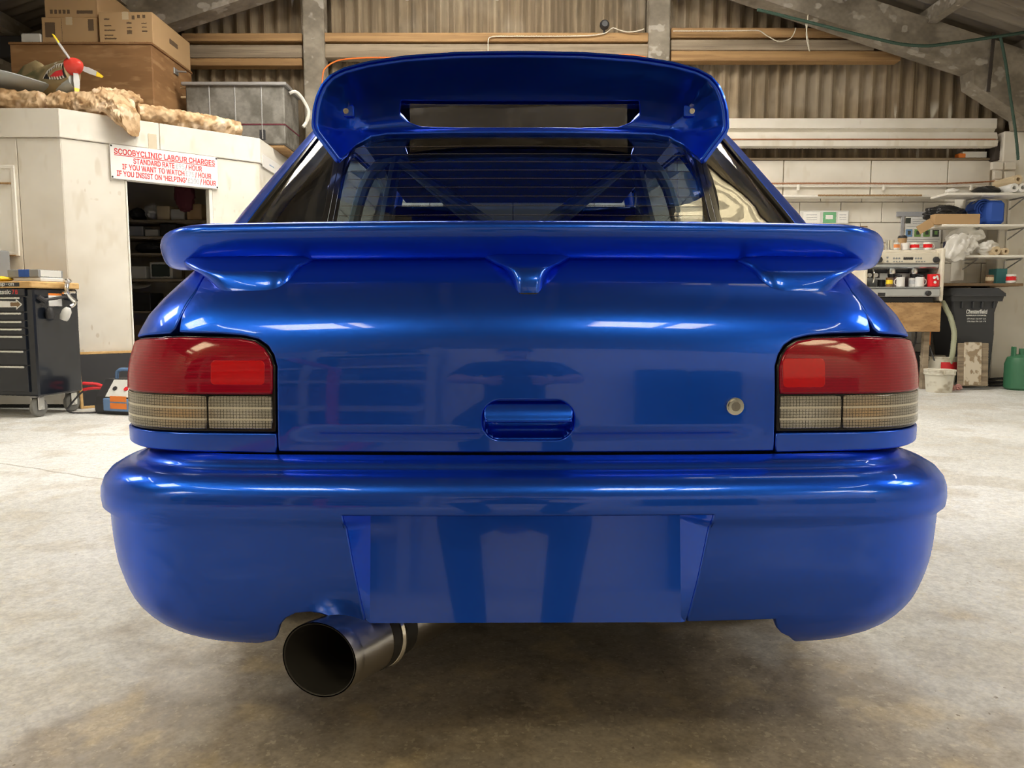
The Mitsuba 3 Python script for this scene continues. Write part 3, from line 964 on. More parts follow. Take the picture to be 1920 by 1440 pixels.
def hood(uv):
    """a bowl: its rim is the trailing edge above and the two ends beside the glass, its floor lies against the glass"""
    uv = np.atleast_2d(uv)
    x, z = uv[:, 0], uv[:, 1]
    y = 1.80 + .10 * x * x + _pr(np.clip(shapely.distance(shapely.points(uv), RIM), 0, .29))
    glass = body(np.stack([x, z], 1))[:, 1] - .006
    k = 80.0
    return np.stack([x, -np.log(np.exp(-k * (y - 1.8)) + np.exp(-k * (glass - 1.8))) / k + 1.8, z], 1)


def hood_at(px, py):
    q = on(hood, px, py, (px - 975) / 760, 1.35)
    return q


INNER = [(.425, 1.150), (.412, 1.163), (.392, 1.215), (.365, 1.240), (.33, 1.248), (.20, 1.250), (0, 1.250)]
hp_ = HALF + INNER
ho = Polygon(hp_ + [(-x, z) for x, z in hp_[::-1]]).buffer(0)
ho = ho.buffer(-.0075).buffer(.003)
slot = Polygon([(-.296, 1.297), (-.288, 1.322), (.288, 1.322), (.296, 1.297), (.278, 1.283), (.245, 1.273), (.15, 1.270), (-.15, 1.270), (-.245, 1.273), (-.278, 1.283)]).buffer(-.004).buffer(.004)
HD = cpart('roof_spoiler', panel(ho.difference(slot), hood, step=.009, r=.004, depth=.010), 'blue_paint', label='upper roof spoiler with a central slot')
te = np.array(HALF)
te = np.vstack([te[::-1] * [-1, 1], te[1:]])
dt = np.r_[0, np.cumsum(np.linalg.norm(np.diff(te, axis=0), axis=1))]
te = Pchip(dt, te)(np.linspace(0, dt[-1], 120))
E0 = hood(te) + [0, .003, 0]
k_ = np.clip((te[:, 1] - 1.15) / .15, 0, 1)[:, None]
E1 = np.stack([te[:, 0] * .985, 2.14 + .10 * te[:, 0] ** 2 + .03 * np.abs(te[:, 0]), np.minimum(1.462 - .06 * te[:, 0] ** 2, te[:, 1] + .060)], 1)
E1 = E1 * k_ + (body(np.stack([te[:, 0] * 1.03, te[:, 1] + .03], 1)) + [0, .004, 0]) * (1 - k_)
top_at = lambda t: E0 + (E1 - E0) * t + np.array([0, 0, .014 * math.sin(math.pi * t)])
mid = np.abs(te[:, 0]) < .315
iL, iR = np.nonzero(mid)[0][0], np.nonzero(mid)[0][-1]
cpart('spoiler_top', loft(np.stack([top_at(t) for t in np.linspace(0, .42, 6)]), closed=False), 'blue_paint', HD, smooth=True)
for sl in (slice(0, iL + 1), slice(iR, None)):
    cpart('spoiler_top', loft(np.stack([top_at(t)[sl] for t in np.linspace(.42, 1, 8)]), closed=False), 'blue_paint', HD, smooth=True)
le = top_at(.42)[iL:iR + 1]
low = hood(np.stack([le[:, 0] / 1.0, np.full(len(le), 1.323)], 1)) + [0, .024, 0]
cpart('blade_front', loft(np.stack([le + (low - le) * t + np.array([0, .012 * math.sin(math.pi * t), 0]) for t in np.linspace(0, 1, 8)]), closed=False), 'blue_paint', HD, smooth=True)
for px, py in ((650, 210), (1296, 210)):
    c = hood(hood_at(px, py))[0]
    cpart('bolt_pad', bx(c[0] - .018, c[0] + .018, c[1] - .004, c[1] + .012, c[2] - .013, c[2] + .016, .003), 'blue_paint', HD, smooth=False)
    cpart('bolt', moved(cat_([trimesh.creation.annulus(.0035, .0065, .006, sections=20), trimesh.creation.cylinder(radius=.003, height=.002, sections=12)]), rot([1, 0, 0], 90), T_(c + [0, -.007, 0])), 'chrome', HD)

# --- exhaust
d0 = np.array([.553, .833, .0])
d0 /= np.linalg.norm(d0)
tip = np.array([-.338, 1.20, .2535])


def pipe(profile, start, n=48):
    """profile: (distance along, radius)"""
    m = trimesh.creation.revolve(np.array([(r, a) for a, r in profile]), sections=n)
    Rm = np.eye(4)
    zax = d0
    xax = np.cross([0, 0, 1.0], zax)
    xax /= np.linalg.norm(xax)
    Rm[:3, 0], Rm[:3, 1], Rm[:3, 2], Rm[:3, 3] = xax, np.cross(zax, xax), zax, start
    return moved(m, Rm)


# the end of the pipe is cut square to the car
def cut_end(m, lean):
    v = m.vertices.copy()
    s = (v - tip) @ d0
    k = np.clip(1 - s / .16, 0, 1)
    perp = v - tip - s[:, None] * d0
    shift = -(perp @ np.array([0, 1, 0])) / d0[1] * lean
    v = v + (k * shift)[:, None] * d0
    return trimesh.Trimesh(v, m.faces, process=False)


RP = .0615
EX = cpart('exhaust_pipe', cut_end(pipe([(0, RP + .0015), (.012, RP + .0018), (.022, RP + .001), (.026, RP), (.06, RP), (.112, RP)], tip), .5), 'worn_chrome', label='polished wide bore exhaust pipe')
cpart('pipe_bore', cut_end(pipe([(.0, RP - .0005), (.001, RP - .0022), (.05, RP - .0025), (.112, RP - .0025), (.30, RP - .004), (.30, .001)], tip), .5), 'pipe_soot', EX)
cpart('pipe_joint', pipe([(.112, RP - .001), (.113, RP + .0015), (.130, RP + .0015), (.131, RP - .004)], tip), 'pipe_soot', EX)
cpart('pipe_clamp', pipe([(.131, RP - .004), (.133, RP + .002), (.139, RP + .004), (.145, RP + .002), (.147, RP - .004)], tip), 'chrome', EX)
cpart('silencer_pipe', pipe([(.146, RP - .003), (.62, RP - .003)], tip), 'worn_chrome', EX)


# ------------------------------------------------------------------ the white room on the left, and what stands on and by it
def hit(px, py, o, d):
    """where the line of sight through a measured picture position meets the upright plane through o along d"""
    o, d = np.asarray(o, float)[:2], np.asarray(d, float)[:2]
    r = at(px, py, 1.0) - [0, 0, CAM_Z]
    M = np.array([[r[0], -d[0]], [r[1], -d[1]]])
    k, s = np.linalg.solve(M, o)
    return s, CAM_Z + k * r[2]


OB, OC, OD = np.array([-3.65, 6.37, 0]), np.array([-2.40, 7.46, 0]), np.array([-2.42, 8.54, 0])
RH = 2.43
dF2 = (OC - OB) / np.linalg.norm(OC - OB)
F2, L2 = frame_T(OB, dF2), np.linalg.norm(OC - OB)
F3, L3 = frame_T(OC, OD - OC), np.linalg.norm(OD - OC)
F1 = frame_T(np.array([XL + .02, 6.37, 0]), (1, 0, 0))
L1 = OB[0] - XL - .02
tag('inner_room', kind='structure')


def wpanel(F, s0, s1, z0, z1, th=.05, y0=0.0, m='white_paint', name='panel', c=.004):
    put(name, moved(bx(s0, s1, y0, y0 + th, z0, z1, c), F), m, 'inner_room')


s_l, z_l = hit(237, 341, OB, dF2)
s_r, z_r = hit(391, 352, OB, dF2)
ZD = (z_l + z_r) / 2
ZF = hit(108, 258, OB, dF2)[1]
wpanel(F2, 0, s_l - .012, 0, ZF)
wpanel(F2, s_l - .010, s_r + .03, ZD, ZF)
wpanel(F2, s_r + .032, L2, 0, ZF)
wpanel(F2, -.012, .76, ZF + .004, RH, .06, -.015)
wpanel(F2, .764, L2 + .012, ZF + .004, RH, .06, -.015)
wpanel(F2, s_l - .012, s_l + .004, 0, ZD, .09, -.006, 'white_trim', 'door_lining')
wpanel(F2, s_r, s_r + .03, 0, ZD, .09, -.006, 'white_trim', 'door_lining')
wpanel(F2, .665, .735, 2.16, 2.33, .004, -.020, 'tape_beige', 'tape')
for a, b in ((0, 1.28), (1.284, 1.72), (1.724, L1)):
    wpanel(F1, a, b, .03, ZF)
wpanel(F1, 0, L1 + .012, ZF + .004, RH, .06, -.015)
wpanel(F1, 0, L1, 0, .03, .03, .02, 'dark_trim', 'shadow_gap')
wpanel(F3, 0, L3, 0, ZF)
wpanel(F3, 0, L3, ZF + .004, RH, .06, -.015)
deck = Polygon([(XL + .02, 6.42), (OB[0] - .03, 6.42), (OC[0] - .07, 7.38), (OD[0] - .06, 8.54), (XL + .02, 8.54)])
put('roof_deck', moved(prism(deck, .07), T_([0, 0, RH - .075])), 'grey_timber', 'inner_room')
put('room_floor', moved(prism(deck, .006), T_([0, 0, .001])), 'dark_trim', 'inner_room')
mat('tape_beige', (.55, .48, .36), .5)
# notice board on the left face
s, z = hit(28, 310, F1[:3, 3], (1, 0, 0))
s2, z2 = hit(28, 480, F1[:3, 3], (1, 0, 0))
nb = thing('notice_board', 'white framed notice board on the left face of the white room', 'notice board')
put('board', moved(bx(s - .5, s - .03, -.012, -.001, z2 + .03, z - .03, .003), F1), 'white_trim', nb)
for a in ((s - .5, s, -.02, -.001, z - .03, z), (s - .03, s, -.02, -.001, z2, z - .03), (s - .5, s, -.02, -.001, z2, z2 + .03)):
    put('frame', moved(bx(*a, .003), F1), 'white_trim', nb)
zz = hit(28, 343, F1[:3, 3], (1, 0, 0))[1]
put('shelf_strip', moved(bx(s - .5, s - .03, -.035, -.010, zz - .012, zz, .003), F1), 'orange_timber', nb)
zz = hit(28, 478, F1[:3, 3], (1, 0, 0))[1]
put('shelf_strip', moved(bx(s - .5, s - .02, -.035, -.020, zz - .012, zz, .003), F1), 'orange_timber', nb)

# the sign
mat('sign_white', (.82, .81, .80), .35)
mat('sign_red', (.62, .035, .045), .5)
mat('sign_faint', (.50, .50, .53), .6)
a, b = hit(204, 270, OB, dF2), hit(407, 296, OB, dF2)
c_, d_ = hit(207, 336, OB, dF2), hit(406, 354, OB, dF2)
SX0, SX1, SZ1, SZ0 = (a[0] + c_[0]) / 2, (b[0] + d_[0]) / 2, (a[1] + b[1]) / 2, (c_[1] + d_[1]) / 2
SG = thing('sign', 'white sign with red lettering of labour charges above the doorway', 'sign')
put('board', moved(bx(SX0, SX1, -.026, -.018, SZ0, SZ1, .002), F2), 'sign_white', SG)
SWID, SHT = SX1 - SX0, SZ1 - SZ0


def line_text(parts, fx0, fx1, fz, h, bold=True, F=F2, x0=None, x1=None, zz=None, y=-.0265, holder=None, d=.0015, name='lettering'):
    """parts: [(string, material)], set one after another between two fractions of the sign's width"""
    ms = [text(s_, h, d, bold) for s_, _ in parts]
    ws = [m.bounds[1][0] for m in ms]
    gap = h * .32
    tot = sum(ws) + gap * (len(ws) - 1)
    k = (fx1 - fx0) / tot
    x = fx0
    for m, w, (_, mt) in zip(ms, ws, parts):
        m.apply_transform(np.diag([k, 1, 1, 1]))
        m = moved(upright(m), T_([x, y, fz]), F)
        put(name, m, mt, holder)
        x += (w + gap) * k


X_ = lambda f: SX0 + f * SWID
Z_ = lambda f: SZ1 - f * SHT
hh = SHT * .15
line_text([('SCOOBYCLINIC LABOUR CHARGES', 'sign_red')], X_(.035), X_(.972), Z_(.275), hh * 1.05, holder=SG)
put('underline', moved(bx(X_(.035), X_(.972), -.0275, -.026, Z_(.315), Z_(.295)), F2), 'sign_red', SG)
line_text([('STANDARD RATE', 'sign_red'), ('£95', 'sign_faint'), ('/ HOUR', 'sign_red')], X_(.20), X_(.84), Z_(.50), hh, holder=SG)
line_text([('IF YOU WANT TO WATCH', 'sign_red'), ('£75', 'sign_faint'), ('/ HOUR', 'sign_red')], X_(.10), X_(.93), Z_(.70), hh, holder=SG)
line_text([("IF YOU INSIST ON 'HELPING'", 'sign_red'), ('£100', 'sign_faint'), ('/ HOUR', 'sign_red')], X_(.05), X_(.975), Z_(.905), hh, holder=SG)
for fx in (.012, .988):
    for fz in (.05, .95):
        put('screw', moved(trimesh.creation.cylinder(radius=.007, height=.004, sections=8), rot([1, 0, 0], 90), T_([X_(fx), -.028, Z_(fz)]), F2), 'dark_trim', SG)

# small notice on the far face of the white room
nt = thing('paper_notice', 'white paper notice with blue stripes on the room corner beside the car', 'notice')
a = hit(488, 292, OC, (OD - OC) / L3)
b = hit(516, 325, OC, (OD - OC) / L3)
mat('ink_blue', (.10, .22, .42), .6)
put('sheet', moved(bx(a[0], min(b[0] + .25, L3 - .05), -.022, -.016, b[1] - .02, a[1] + .02, .001), F3), 'sign_white', nt)
for k in range(4):
    put('stripe', moved(bx(a[0] + .22 + .04 * k, a[0] + .24 + .04 * k, -.0235, -.0215, b[1] + .03, a[1] - .04), F3), 'ink_blue', nt)

# shelving and clutter inside the doorway
mat('card', (.46, .30, .155), .8)
mat('card_pale', (.58, .47, .31), .8)
mat('card_dark', (.20, .13, .075), .85)
mat('box_white', (.62, .62, .60), .5)
mat('box_grey', (.24, .25, .26), .6)
mat('box_black', (.025, .025, .028), .5)
mat('steel_grey', (.36, .36, .36), .4, metal=.6)
mat('screen_dark', (.05, .065, .06), .25)
mat('red_plastic', (.62, .02, .03), .4)
mat('yellow_plastic', (.80, .58, .03), .45)
mat('orange_plastic', (.80, .22, .03), .45)
mat('blue_cloth', (.03, .10, .42), .8)
SHF = thing('storage_shelves', 'dim timber shelving seen through the doorway of the white room', 'shelving')
SY0, SY1, SXA, SXB = 8.05, 8.50, -4.70, -2.62
shelf_z = [at(300, py, SY0)[2] for py in (412, 443, 474, 523, 583, 650)]
for z in shelf_z:
    put('shelf', bx(SXA, SXB, SY0, SY1, z - .022, z, .003), 'grey_timber', SHF)
for x in (SXA, -3.62, SXB - .04):
    put('upright', bx(x, x + .04, SY1 - .05, SY1 - .01, 0.008, 2.25, .003), 'grey_timber', SHF)


def goods(px0, px1, py, k, m, label, cat='box', d=.25, kind='box'):
    z0 = shelf_z[k]
    a, b = at(px0, py, SY0 + .04), at(px1, py, SY0 + .04)
    z1 = a[2]
    y = SY0 + .03
    g = 'goods on the dim shelves'
    if kind == 'box':
        return solo('storage_box', bx(a[0], b[0], y, y + d, z0 + .001, z1, .006), m, label, cat, g)
    if kind == 'lump':
        return solo('bundle', lump([(a[0] + b[0]) / 2, y + d / 2, (z0 + z1) / 2], [(b[0] - a[0]) / 2, d / 2, (z1 - z0) / 2], seed=px0, amp=.25, flat=z0 + .002), m, label, cat, g, smooth=30)


goods(236, 262, 388, 0, 'box_black', 'black bag at the left end of the top dim shelf', 'bag', kind='lump')
goods(264, 292, 378, 0, 'box_white', 'crumpled pale bundle on the top dim shelf', 'bundle', kind='lump')
goods(294, 318, 386, 0, 'card_pale', 'tan carton in the middle of the top dim shelf', kind='box')
goods(320, 346, 392, 0, 'box_white', 'low white box on the top dim shelf', kind='box')
goods(350, 378, 382, 0, 'card', 'brown carton at the right end of the top dim shelf', kind='box')
goods(240, 268, 424, 1, 'box_grey', 'grey box at the left of the second dim shelf')
goods(272, 296, 430, 1, 'box_white', 'small white carton on the second dim shelf')
goods(300, 330, 420, 1, 'box_black', 'black case on the second dim shelf', 'case')
goods(336, 352, 432, 1, 'red_plastic', 'small red object on the second dim shelf', 'object', kind='lump')
goods(245, 300, 452, 2, 'box_black', 'long black holdall on the third dim shelf', 'bag', kind='lump')
goods(306, 345, 456, 2, 'card_dark', 'dark carton on the third dim shelf')
goods(246, 274, 499, 3, 'box_white', 'white box beside the small monitor')
mon = thing('monitor', 'small white monitor with dark screen on the fourth dim shelf', 'monitor', 'goods on the dim shelves')
a, b = at(280, 491, SY0 + .04), at(324, 521, SY0 + .04)
put('case', bx(a[0], b[0], SY0 + .03, SY0 + .28, shelf_z[3] + .001, a[2], .012), 'box_white', mon)
put('screen', bx(a[0] + .025, b[0] - .025, SY0 + .026, SY0 + .04, shelf_z[3] + .025, a[2] - .025, .004), 'screen_dark', mon)
pl = solo('dish', moved(lathe([(0, 0), (.10, .004), (.115, .012), (.112, .014), (.098, .007), (0, .003)], 28), rot([1, 0, 0], 18), T_(at(262, 541, 8.14) + [0, 0, .02])), 'box_white', 'shallow white dish lying on dark goods on the fifth dim shelf', 'dish', smooth=40)
goods(246, 282, 549, 4, 'box_black', 'black machine under the white dish', 'machine', d=.32)
goods(290, 330, 556, 4, 'box_grey', 'grey cable drum on the fifth dim shelf', 'bundle', kind='lump')
goods(336, 372, 540, 4, 'box_black', 'black crate at the right of the fifth dim shelf', 'crate')
goods(248, 300, 610, 5, 'card_dark', 'dark brown carton on the lowest dim shelf')
goods(306, 372, 604, 5, 'box_black', 'black toolbox on the lowest dim shelf', 'toolbox')
solo('hanging_coat', lump(hit(0, 0, OB, dF2)[0] * 0 + np.array(at(346, 366, 7.9)), [.10, .07, .17], seed=4, amp=.3), 'maroon', 'maroon coat hanging inside the doorway behind the sign', 'coat', smooth=30)
mat('maroon', (.10, .02, .03), .8)

# ------------------------------------------------------------------ on the roof of the white room
DZ = RH - .004
mat('ply_brown', wood_color((.30, .165, .075), (.22, .115, .05), (.40, .25, .13), 2, 2, 6), .7, spec=.25)
cr = thing('wooden_crate', 'large brown plywood crate on the roof of the white room', 'crate')
y0, y1 = 7.40, 8.30
a, b = at(18, 79, y0), at(283, 79, y0)
CX0, CX1, CZ = a[0], b[0], a[2]
put('front_panel', bx(CX0, CX1, y0, y0 + .02, DZ, CZ - .022, .003), 'ply_brown', cr)
put('side_panel', bx(CX1 - .02, CX1, y0 + .021, y1, DZ, CZ - .022, .003), 'ply_brown', cr)
put('side_panel', bx(CX0, CX0 + .02, y0 + .021, y1, DZ, CZ - .022, .003), 'ply_brown', cr)
put('back_panel', bx(CX0 + .021, CX1 - .021, y1 - .02, y1, DZ, CZ - .022, .003), 'ply_brown', cr)
put('lid', bx(CX0 - .01, CX1 + .01, y0 - .01, y1 + .01, CZ - .021, CZ, .004), 'ply_brown', cr)
lt = at(327, 134, 7.9)
put('latch', cat_([bx(CX1, CX1 + .012, 7.86, 7.96, lt[2] - .03, lt[2] + .03, .003), rod((CX1 + .02, 7.9, lt[2]), (CX1 + .11, 7.9, lt[2] - .005), .010)]), 'steel_grey', cr)


def carton(x0, x1, yy0, yy1, z0, z1, label, m='card', words=(), side=None):
    k = thing('cardboard_box', label, 'box', 'cartons on the wooden crate')
    put('carton', bx(x0, x1, yy0, yy1, z0, z1, .005), m, k)
    put('tape', cat_([bx((x0 + x1) / 2 - .03, (x0 + x1) / 2 + .03, yy0 - .001, yy0 + .001, z1 - .07, z1), bx((x0 + x1) / 2 - .03, (x0 + x1) / 2 + .03, yy0, yy1, z1 - .001, z1 + .001)]), 'card_pale', k)
    for fx, fz, w, h in words:
        X0, Z0 = x0 + (x1 - x0) * fx, z0 + (z1 - z0) * fz
        put('print', bx(X0, X0 + (x1 - x0) * w, yy0 - .0012, yy0 + .001, Z0, Z0 + (z1 - z0) * h), 'card_ink', k)
    if side:
        for fy, fz, w, h in side:
            Y0, Z0 = yy0 + (yy1 - yy0) * fy, z0 + (z1 - z0) * fz
            put('print', bx(x1 - .001, x1 + .0012, Y0, Y0 + (yy1 - yy0) * w, Z0, Z0 + (z1 - z0) * h), 'card_ink', k)
    return k


mat('card_ink', (.13, .085, .05), .8)
CZ += .0015
zA = at(183, 22, 7.44)[2]
carton(at(184, 22, 7.44)[0], CX1 + .004, 7.44, 8.28, CZ, zA, 'long carton with printed front at the right edge of the crate', words=[(.10, .74, .10, .05), (.10, .54, .13, .04), (.10, .40, .2, .035), (.10, .24, .16, .035), (.10, .13, .22, .05), (.52, .62, .09, .05), (.52, .48, .09, .04), (.52, .30, .09, .12), (.80, .62, .09, .03), (.80, .50, .09, .03), (.80, .36, .1, .05), (.62, .76, .05, .12), (.72, .80, .05, .1), (.82, .80, .05, .1)], side=[(.42, .42, .22, .16)])
xB0, xB1, zB = at(77, 32, 7.46)[0], at(181, 32, 7.46)[0], at(77, 32, 7.46)[2]
carton(xB0, xB1, 7.46, 8.0, CZ, zB, 'square carton with a dark barcode at the left under another', words=[(.06, .25, .18, .55), (.84, .5, .10, .42), (.36, .05, .006, .9)])
carton(at(82, 30, 7.46)[0], at(182, 30, 7.46)[0], 7.48, 8.1, zB + .0015, zB + .30, 'carton lying on top of the square one below the roof', words=[(.1, .12, .05, .12), (.18, .12, .05, .12), (.26, .12, .05, .12), (.34, .12, .05, .12), (.42, .12, .05, .12), (.6, .12, .3, .1)])
solo('grey_case', bx(at(38, 62, 7.45)[0], at(76, 62, 7.45)[0], 7.45, 7.8, CZ, at(40, 62, 7.45)[2], .01), 'box_white', 'small pale grey case left of the square carton', 'case')
solo('dark_crate', bx(at(0, 30, 7.6)[0] - .2, at(74, 30, 7.6)[0], 7.84, 8.06, CZ, 3.50, .01), 'box_black', 'black crate in the shadow behind the grey case', 'crate')

# galvanised tank
mat('galvanised', mikit.proc(lambda p, n, uv: mix((.13, .122, .105), (.22, .21, .19), smoothstep(.35, .65, fbm(p.x * 9, p.y * 9, p.z * 5, 4))) * (.8 + .4 * fbm(p.x * 40, p.y * 40, p.z * 40, 2))), .5, metal=.25)
tk = thing('metal_tank', 'galvanised metal tank with angle rim at the right end of the room roof', 'tank')
ty0, ty1 = 7.86, 8.38
tx0, tx1 = at(347, 158, ty0)[0], at(532, 158, ty0)[0]
tz = at(400, 157, ty0)[2]
TB = RH + .03
tx0 = max(tx0, CX1 + .03)
put('tank_body', bx(tx0, tx1, ty0, ty1, TB, tz, .012), 'galvanised', tk)
put('rim', cat_([bx(tx0 - .03, tx1 + .03, ty0 - .03, ty0 + .01, tz - .02, tz + .012, .004), bx(tx1 - .01, tx1 + .03, ty0, ty1, tz - .02, tz + .012, .004)]), 'steel_grey', tk)
for f in (.24, .50, .77):
    xx = tx0 + (tx1 - tx0) * f
    put('rib', bx(xx - .006, xx + .006, ty0 - .006, ty0 + .004, TB + .05, tz - .02, .002), 'steel_grey', tk)
    put('slot_plate', bx(xx - .03, xx + .03, ty0 - .004, ty0 + .004, TB + .04, TB + .14, .003), 'box_black', tk)
put('band', bx(tx0, tx1 + .004, ty0 - .005, ty1, TB + .185, TB + .20, .002), 'maroon', tk)
put('support', bx(tx0, tx1 - .02, ty0 + .02, ty1, RH + .0, RH + .029, .004), 'orange_timber', tk)
for z in (tz - .03, tz - .12):
    put('stub_pipe', rod((tx0 - .06, ty0 + .04, z), (tx0 + .02, ty0 + .04, z), .012), 'card_pale', tk)
mat('hose_white', (.62, .60, .54), .45)
h = [np.array(q) for q in ((tx1 + .004, 8.02, tz - .05), at(553, 172, 8.05), at(570, 190, 8.08), at(579, 212, 8.1), at(575, 228, 8.1), at(568, 238, 8.08))]
solo('flexible_hose', tube(spline(h, 30), .018, 8), 'hose_white', 'pale flexible hose curling from the side of the metal tank', 'hose', smooth=40)

# insulation rolls along the roof edge
mat('insulation', mikit.proc(lambda p, n, uv: mix((.58, .42, .26), (.36, .225, .115), smoothstep(.35, .65, fbm(p.x * 14, p.y * 14, p.z * 14, 4))) + mi.Color3f(.30, .28, .24) * smoothstep(.56, .70, fbm(p.x * 9 + 3, p.y * 9, p.z * 9, 3))), .95, spec=.15)
mat('plastic_wrap', (.62, .54, .42), .15, spec=.8)


def wool(path, r, seed, n=110, m=36, flat=.75):
    p = spline(path, n)
    S = []
    ang = np.arange(m) * 2 * np.pi / m
    t = np.gradient(p, axis=0)
    t /= np.linalg.norm(t, axis=1, keepdims=True)
    for i in range(n):
        a = np.cross(t[i], [0, 0, 1.0])
        a /= np.linalg.norm(a)
        b = np.array([0, 0, 1.0])
        q = np.stack([np.cos(ang), np.sin(ang)], 1)
        pts = p[i] + r * (q[:, :1] * a + flat * q[:, 1:] * b)
        k = .6 * (meshkit.fbm(pts * 7 + seed * 5.1, 4) - .5) + .55 * (meshkit.fbm(pts * 34 + seed, 3) - .5)
        pts = p[i] + (r * (1 + 1.1 * k))[:, None] * (q[:, :1] * a + flat * q[:, 1:] * b)
        S.append(pts)
    return loft(np.array(S), caps=True)


edge = lambda s, dy, z: (F2 @ np.array([s, dy, z, 1]))[:3]
IG = 'glass wool insulation along the roof edge'
solo('insulation_roll', wool([np.array([-4.95, 6.52, RH + .075]), np.array([-4.3, 6.50, RH + .085]), np.array([-3.85, 6.52, RH + .075])], .125, 1), 'insulation', 'tan insulation roll along the left roof edge under the model aircraft', 'insulation', IG, smooth=50)
solo('insulation_roll', wool([np.array([-3.78, 6.56, RH + .07]), edge(.18, .12, RH + .085), edge(.55, .10, RH + .09)], .125, 2), 'insulation', 'tan insulation roll at the corner of the room roof', 'insulation', IG, smooth=50)
solo('insulation_roll', wool([edge(.34, .10, RH + .13), edge(.46, -.02, RH + .05), edge(.53, -.09, RH - .045)], .135, 3, n=70, flat=.85), 'insulation', 'fat insulation roll end hanging over the edge above the sign', 'insulation', IG, smooth=50)
solo('insulation_roll', wool([edge(.62, .10, RH + .08), edge(1.05, .08, RH + .075), edge(1.50, .10, RH + .065)], .105, 5), 'insulation', 'thin insulation roll running towards the metal tank', 'insulation', IG, smooth=50)
solo('insulation_roll', wool([edge(.36, .22, RH + .19), edge(.50, .18, RH + .20), edge(.64, .20, RH + .18)], .10, 8, n=60), 'insulation', 'loose piece of insulation lying on top of the other rolls', 'insulation', IG, smooth=50)

# model aircraft with a shark mouth
def camo(p, n, uv):
    k = fbm(p.x * 3.2 + 2, p.y * 3.2, p.z * 3.2, 3)
    return mix((.115, .115, .055), (.30, .235, .125), smoothstep(.48, .54, k))


mat('camouflage', mikit.proc(camo), .5)
mat('aircraft_grey', (.40, .44, .44), .5)
mat('aircraft_dark', (.14, .15, .13), .55)
mat('spinner_red', (.72, .06, .045), .35)
mat('blade_grey', (.42, .42, .41), .4)
mat('mouth_black', (.012, .010, .010), .5)
mat('mouth_red', (.62, .03, .04), .5)
mat('tooth_white', (.82, .82, .80), .5)
PL = thing('model_aircraft', 'model fighter aircraft with red spinner and shark mouth on the insulation', 'model aircraft')
NO = at(139, 124, 6.62)
ax = np.array([.90, -.38, .17])
ax /= np.linalg.norm(ax)                      # nose direction
sx_ = np.cross(ax, [0, 0, 1.0])
sx_ /= np.linalg.norm(sx_)                    # the wing towards the viewer's right
up_ = np.cross(sx_, ax)
A4 = np.eye(4)
A4[:3, 0], A4[:3, 1], A4[:3, 2], A4[:3, 3] = sx_, ax, up_, NO      # local: x wing, y nose, z up; origin at the spinner's middle


def ell_loft(st, n=28, e=2.0):
    ang = np.arange(n) * 2 * np.pi / n
    S = []
    for y, cz, rx_, rz_ in st:
        c, s = np.cos(ang), np.sin(ang)
        S.append(np.stack([np.sign(c) * np.abs(c) ** (2 / e) * rx_, np.full(n, y), cz + np.sign(s) * np.abs(s) ** (2 / e) * rz_], 1))
    return loft(np.array(S), caps=True)


fus = ell_loft([(-.03, -.035, .074, .105), (-.12, -.045, .088, .125), (-.25, -.045, .095, .135), (-.42, -.03, .095, .125), (-.62, -.015, .085, .105), (-.85, .0, .065, .08), (-1.1, .015, .04, .055), (-1.3, .03, .015, .035)])
put('fuselage', moved(fus, A4), 'camouflage', PL, smooth=50)
put('canopy', moved(ell_loft([(-.36, .10, .02, .02), (-.42, .10, .055, .075), (-.55, .10, .055, .075), (-.72, .085, .03, .03)]), A4), 'camouflage', PL, smooth=50)
put('spinner', moved(ell_loft([(.085, 0, .004, .004), (.078, 0, .024, .024), (.055, 0, .046, .046), (.02, 0, .064, .064), (-.03, 0, .074, .074)]), A4), 'spinner_red', PL, smooth=50)
blade = Polygon([(-.014, .03), (.016, .03), (.030, .12), (.026, .20), (.008, .262), (-.008, .25), (-.018, .14)])
for k, deg in enumerate((-36, 95, 188)):
    b_ = moved(prism(blade, .006), rot([0, 1, 0], 25), rot([0, 0, 1], 0))
    b_ = moved(b_, rot([1, 0, 0], 90), T_([0, .012, 0]), rot([0, 1, 0], -deg), A4)
    bk = put('propeller_blade', b_, 'blade_grey', PL)
    tp = moved(prism(Polygon([(.0262, .195), (.008, .2665), (-.009, .254), (-.0155, .195)]), .008), T_([0, 0, -.001]), rot([0, 1, 0], 25), rot([1, 0, 0], 90), T_([0, .012, 0]), rot([0, 1, 0], -deg), A4)
    put('blade_tip', tp, 'yellow_plastic', bk)
wing = lambda s, L: loft(np.array([[(s * x, y0_ + q[0] * ch, -.115 + x * .06 + q[1] * th) for q in ((0, 0), (-.08, .5), (-.3, .8), (-.65, .5), (-1, 0), (-.65, -.3), (-.3, -.5), (-.08, -.35))] for x, y0_, ch, th in ((0, -.22, .36, .05), (L * .5, -.24, .30, .04), (L * .93, -.28, .20, .025), (L, -.32, .10, .006))]), caps=True)
put('wing', moved(wing(1, .60), A4), 'aircraft_grey', PL, smooth=30)
put('wing', moved(wing(-1, .60), A4), 'aircraft_dark', PL, smooth=30)
put('tail', moved(cat_([bx(-.22, .22, -1.28, -1.12, .02, .035, .004), bx(-.006, .006, -1.32, -1.12, .03, .22, .003)]), A4), 'camouflage', PL)
put('chin_scoop', moved(ell_loft([(-.028, -.120, .052, .050), (-.10, -.13, .060, .055), (-.3, -.12, .06, .05)]), A4), 'aircraft_grey', PL, smooth=40)


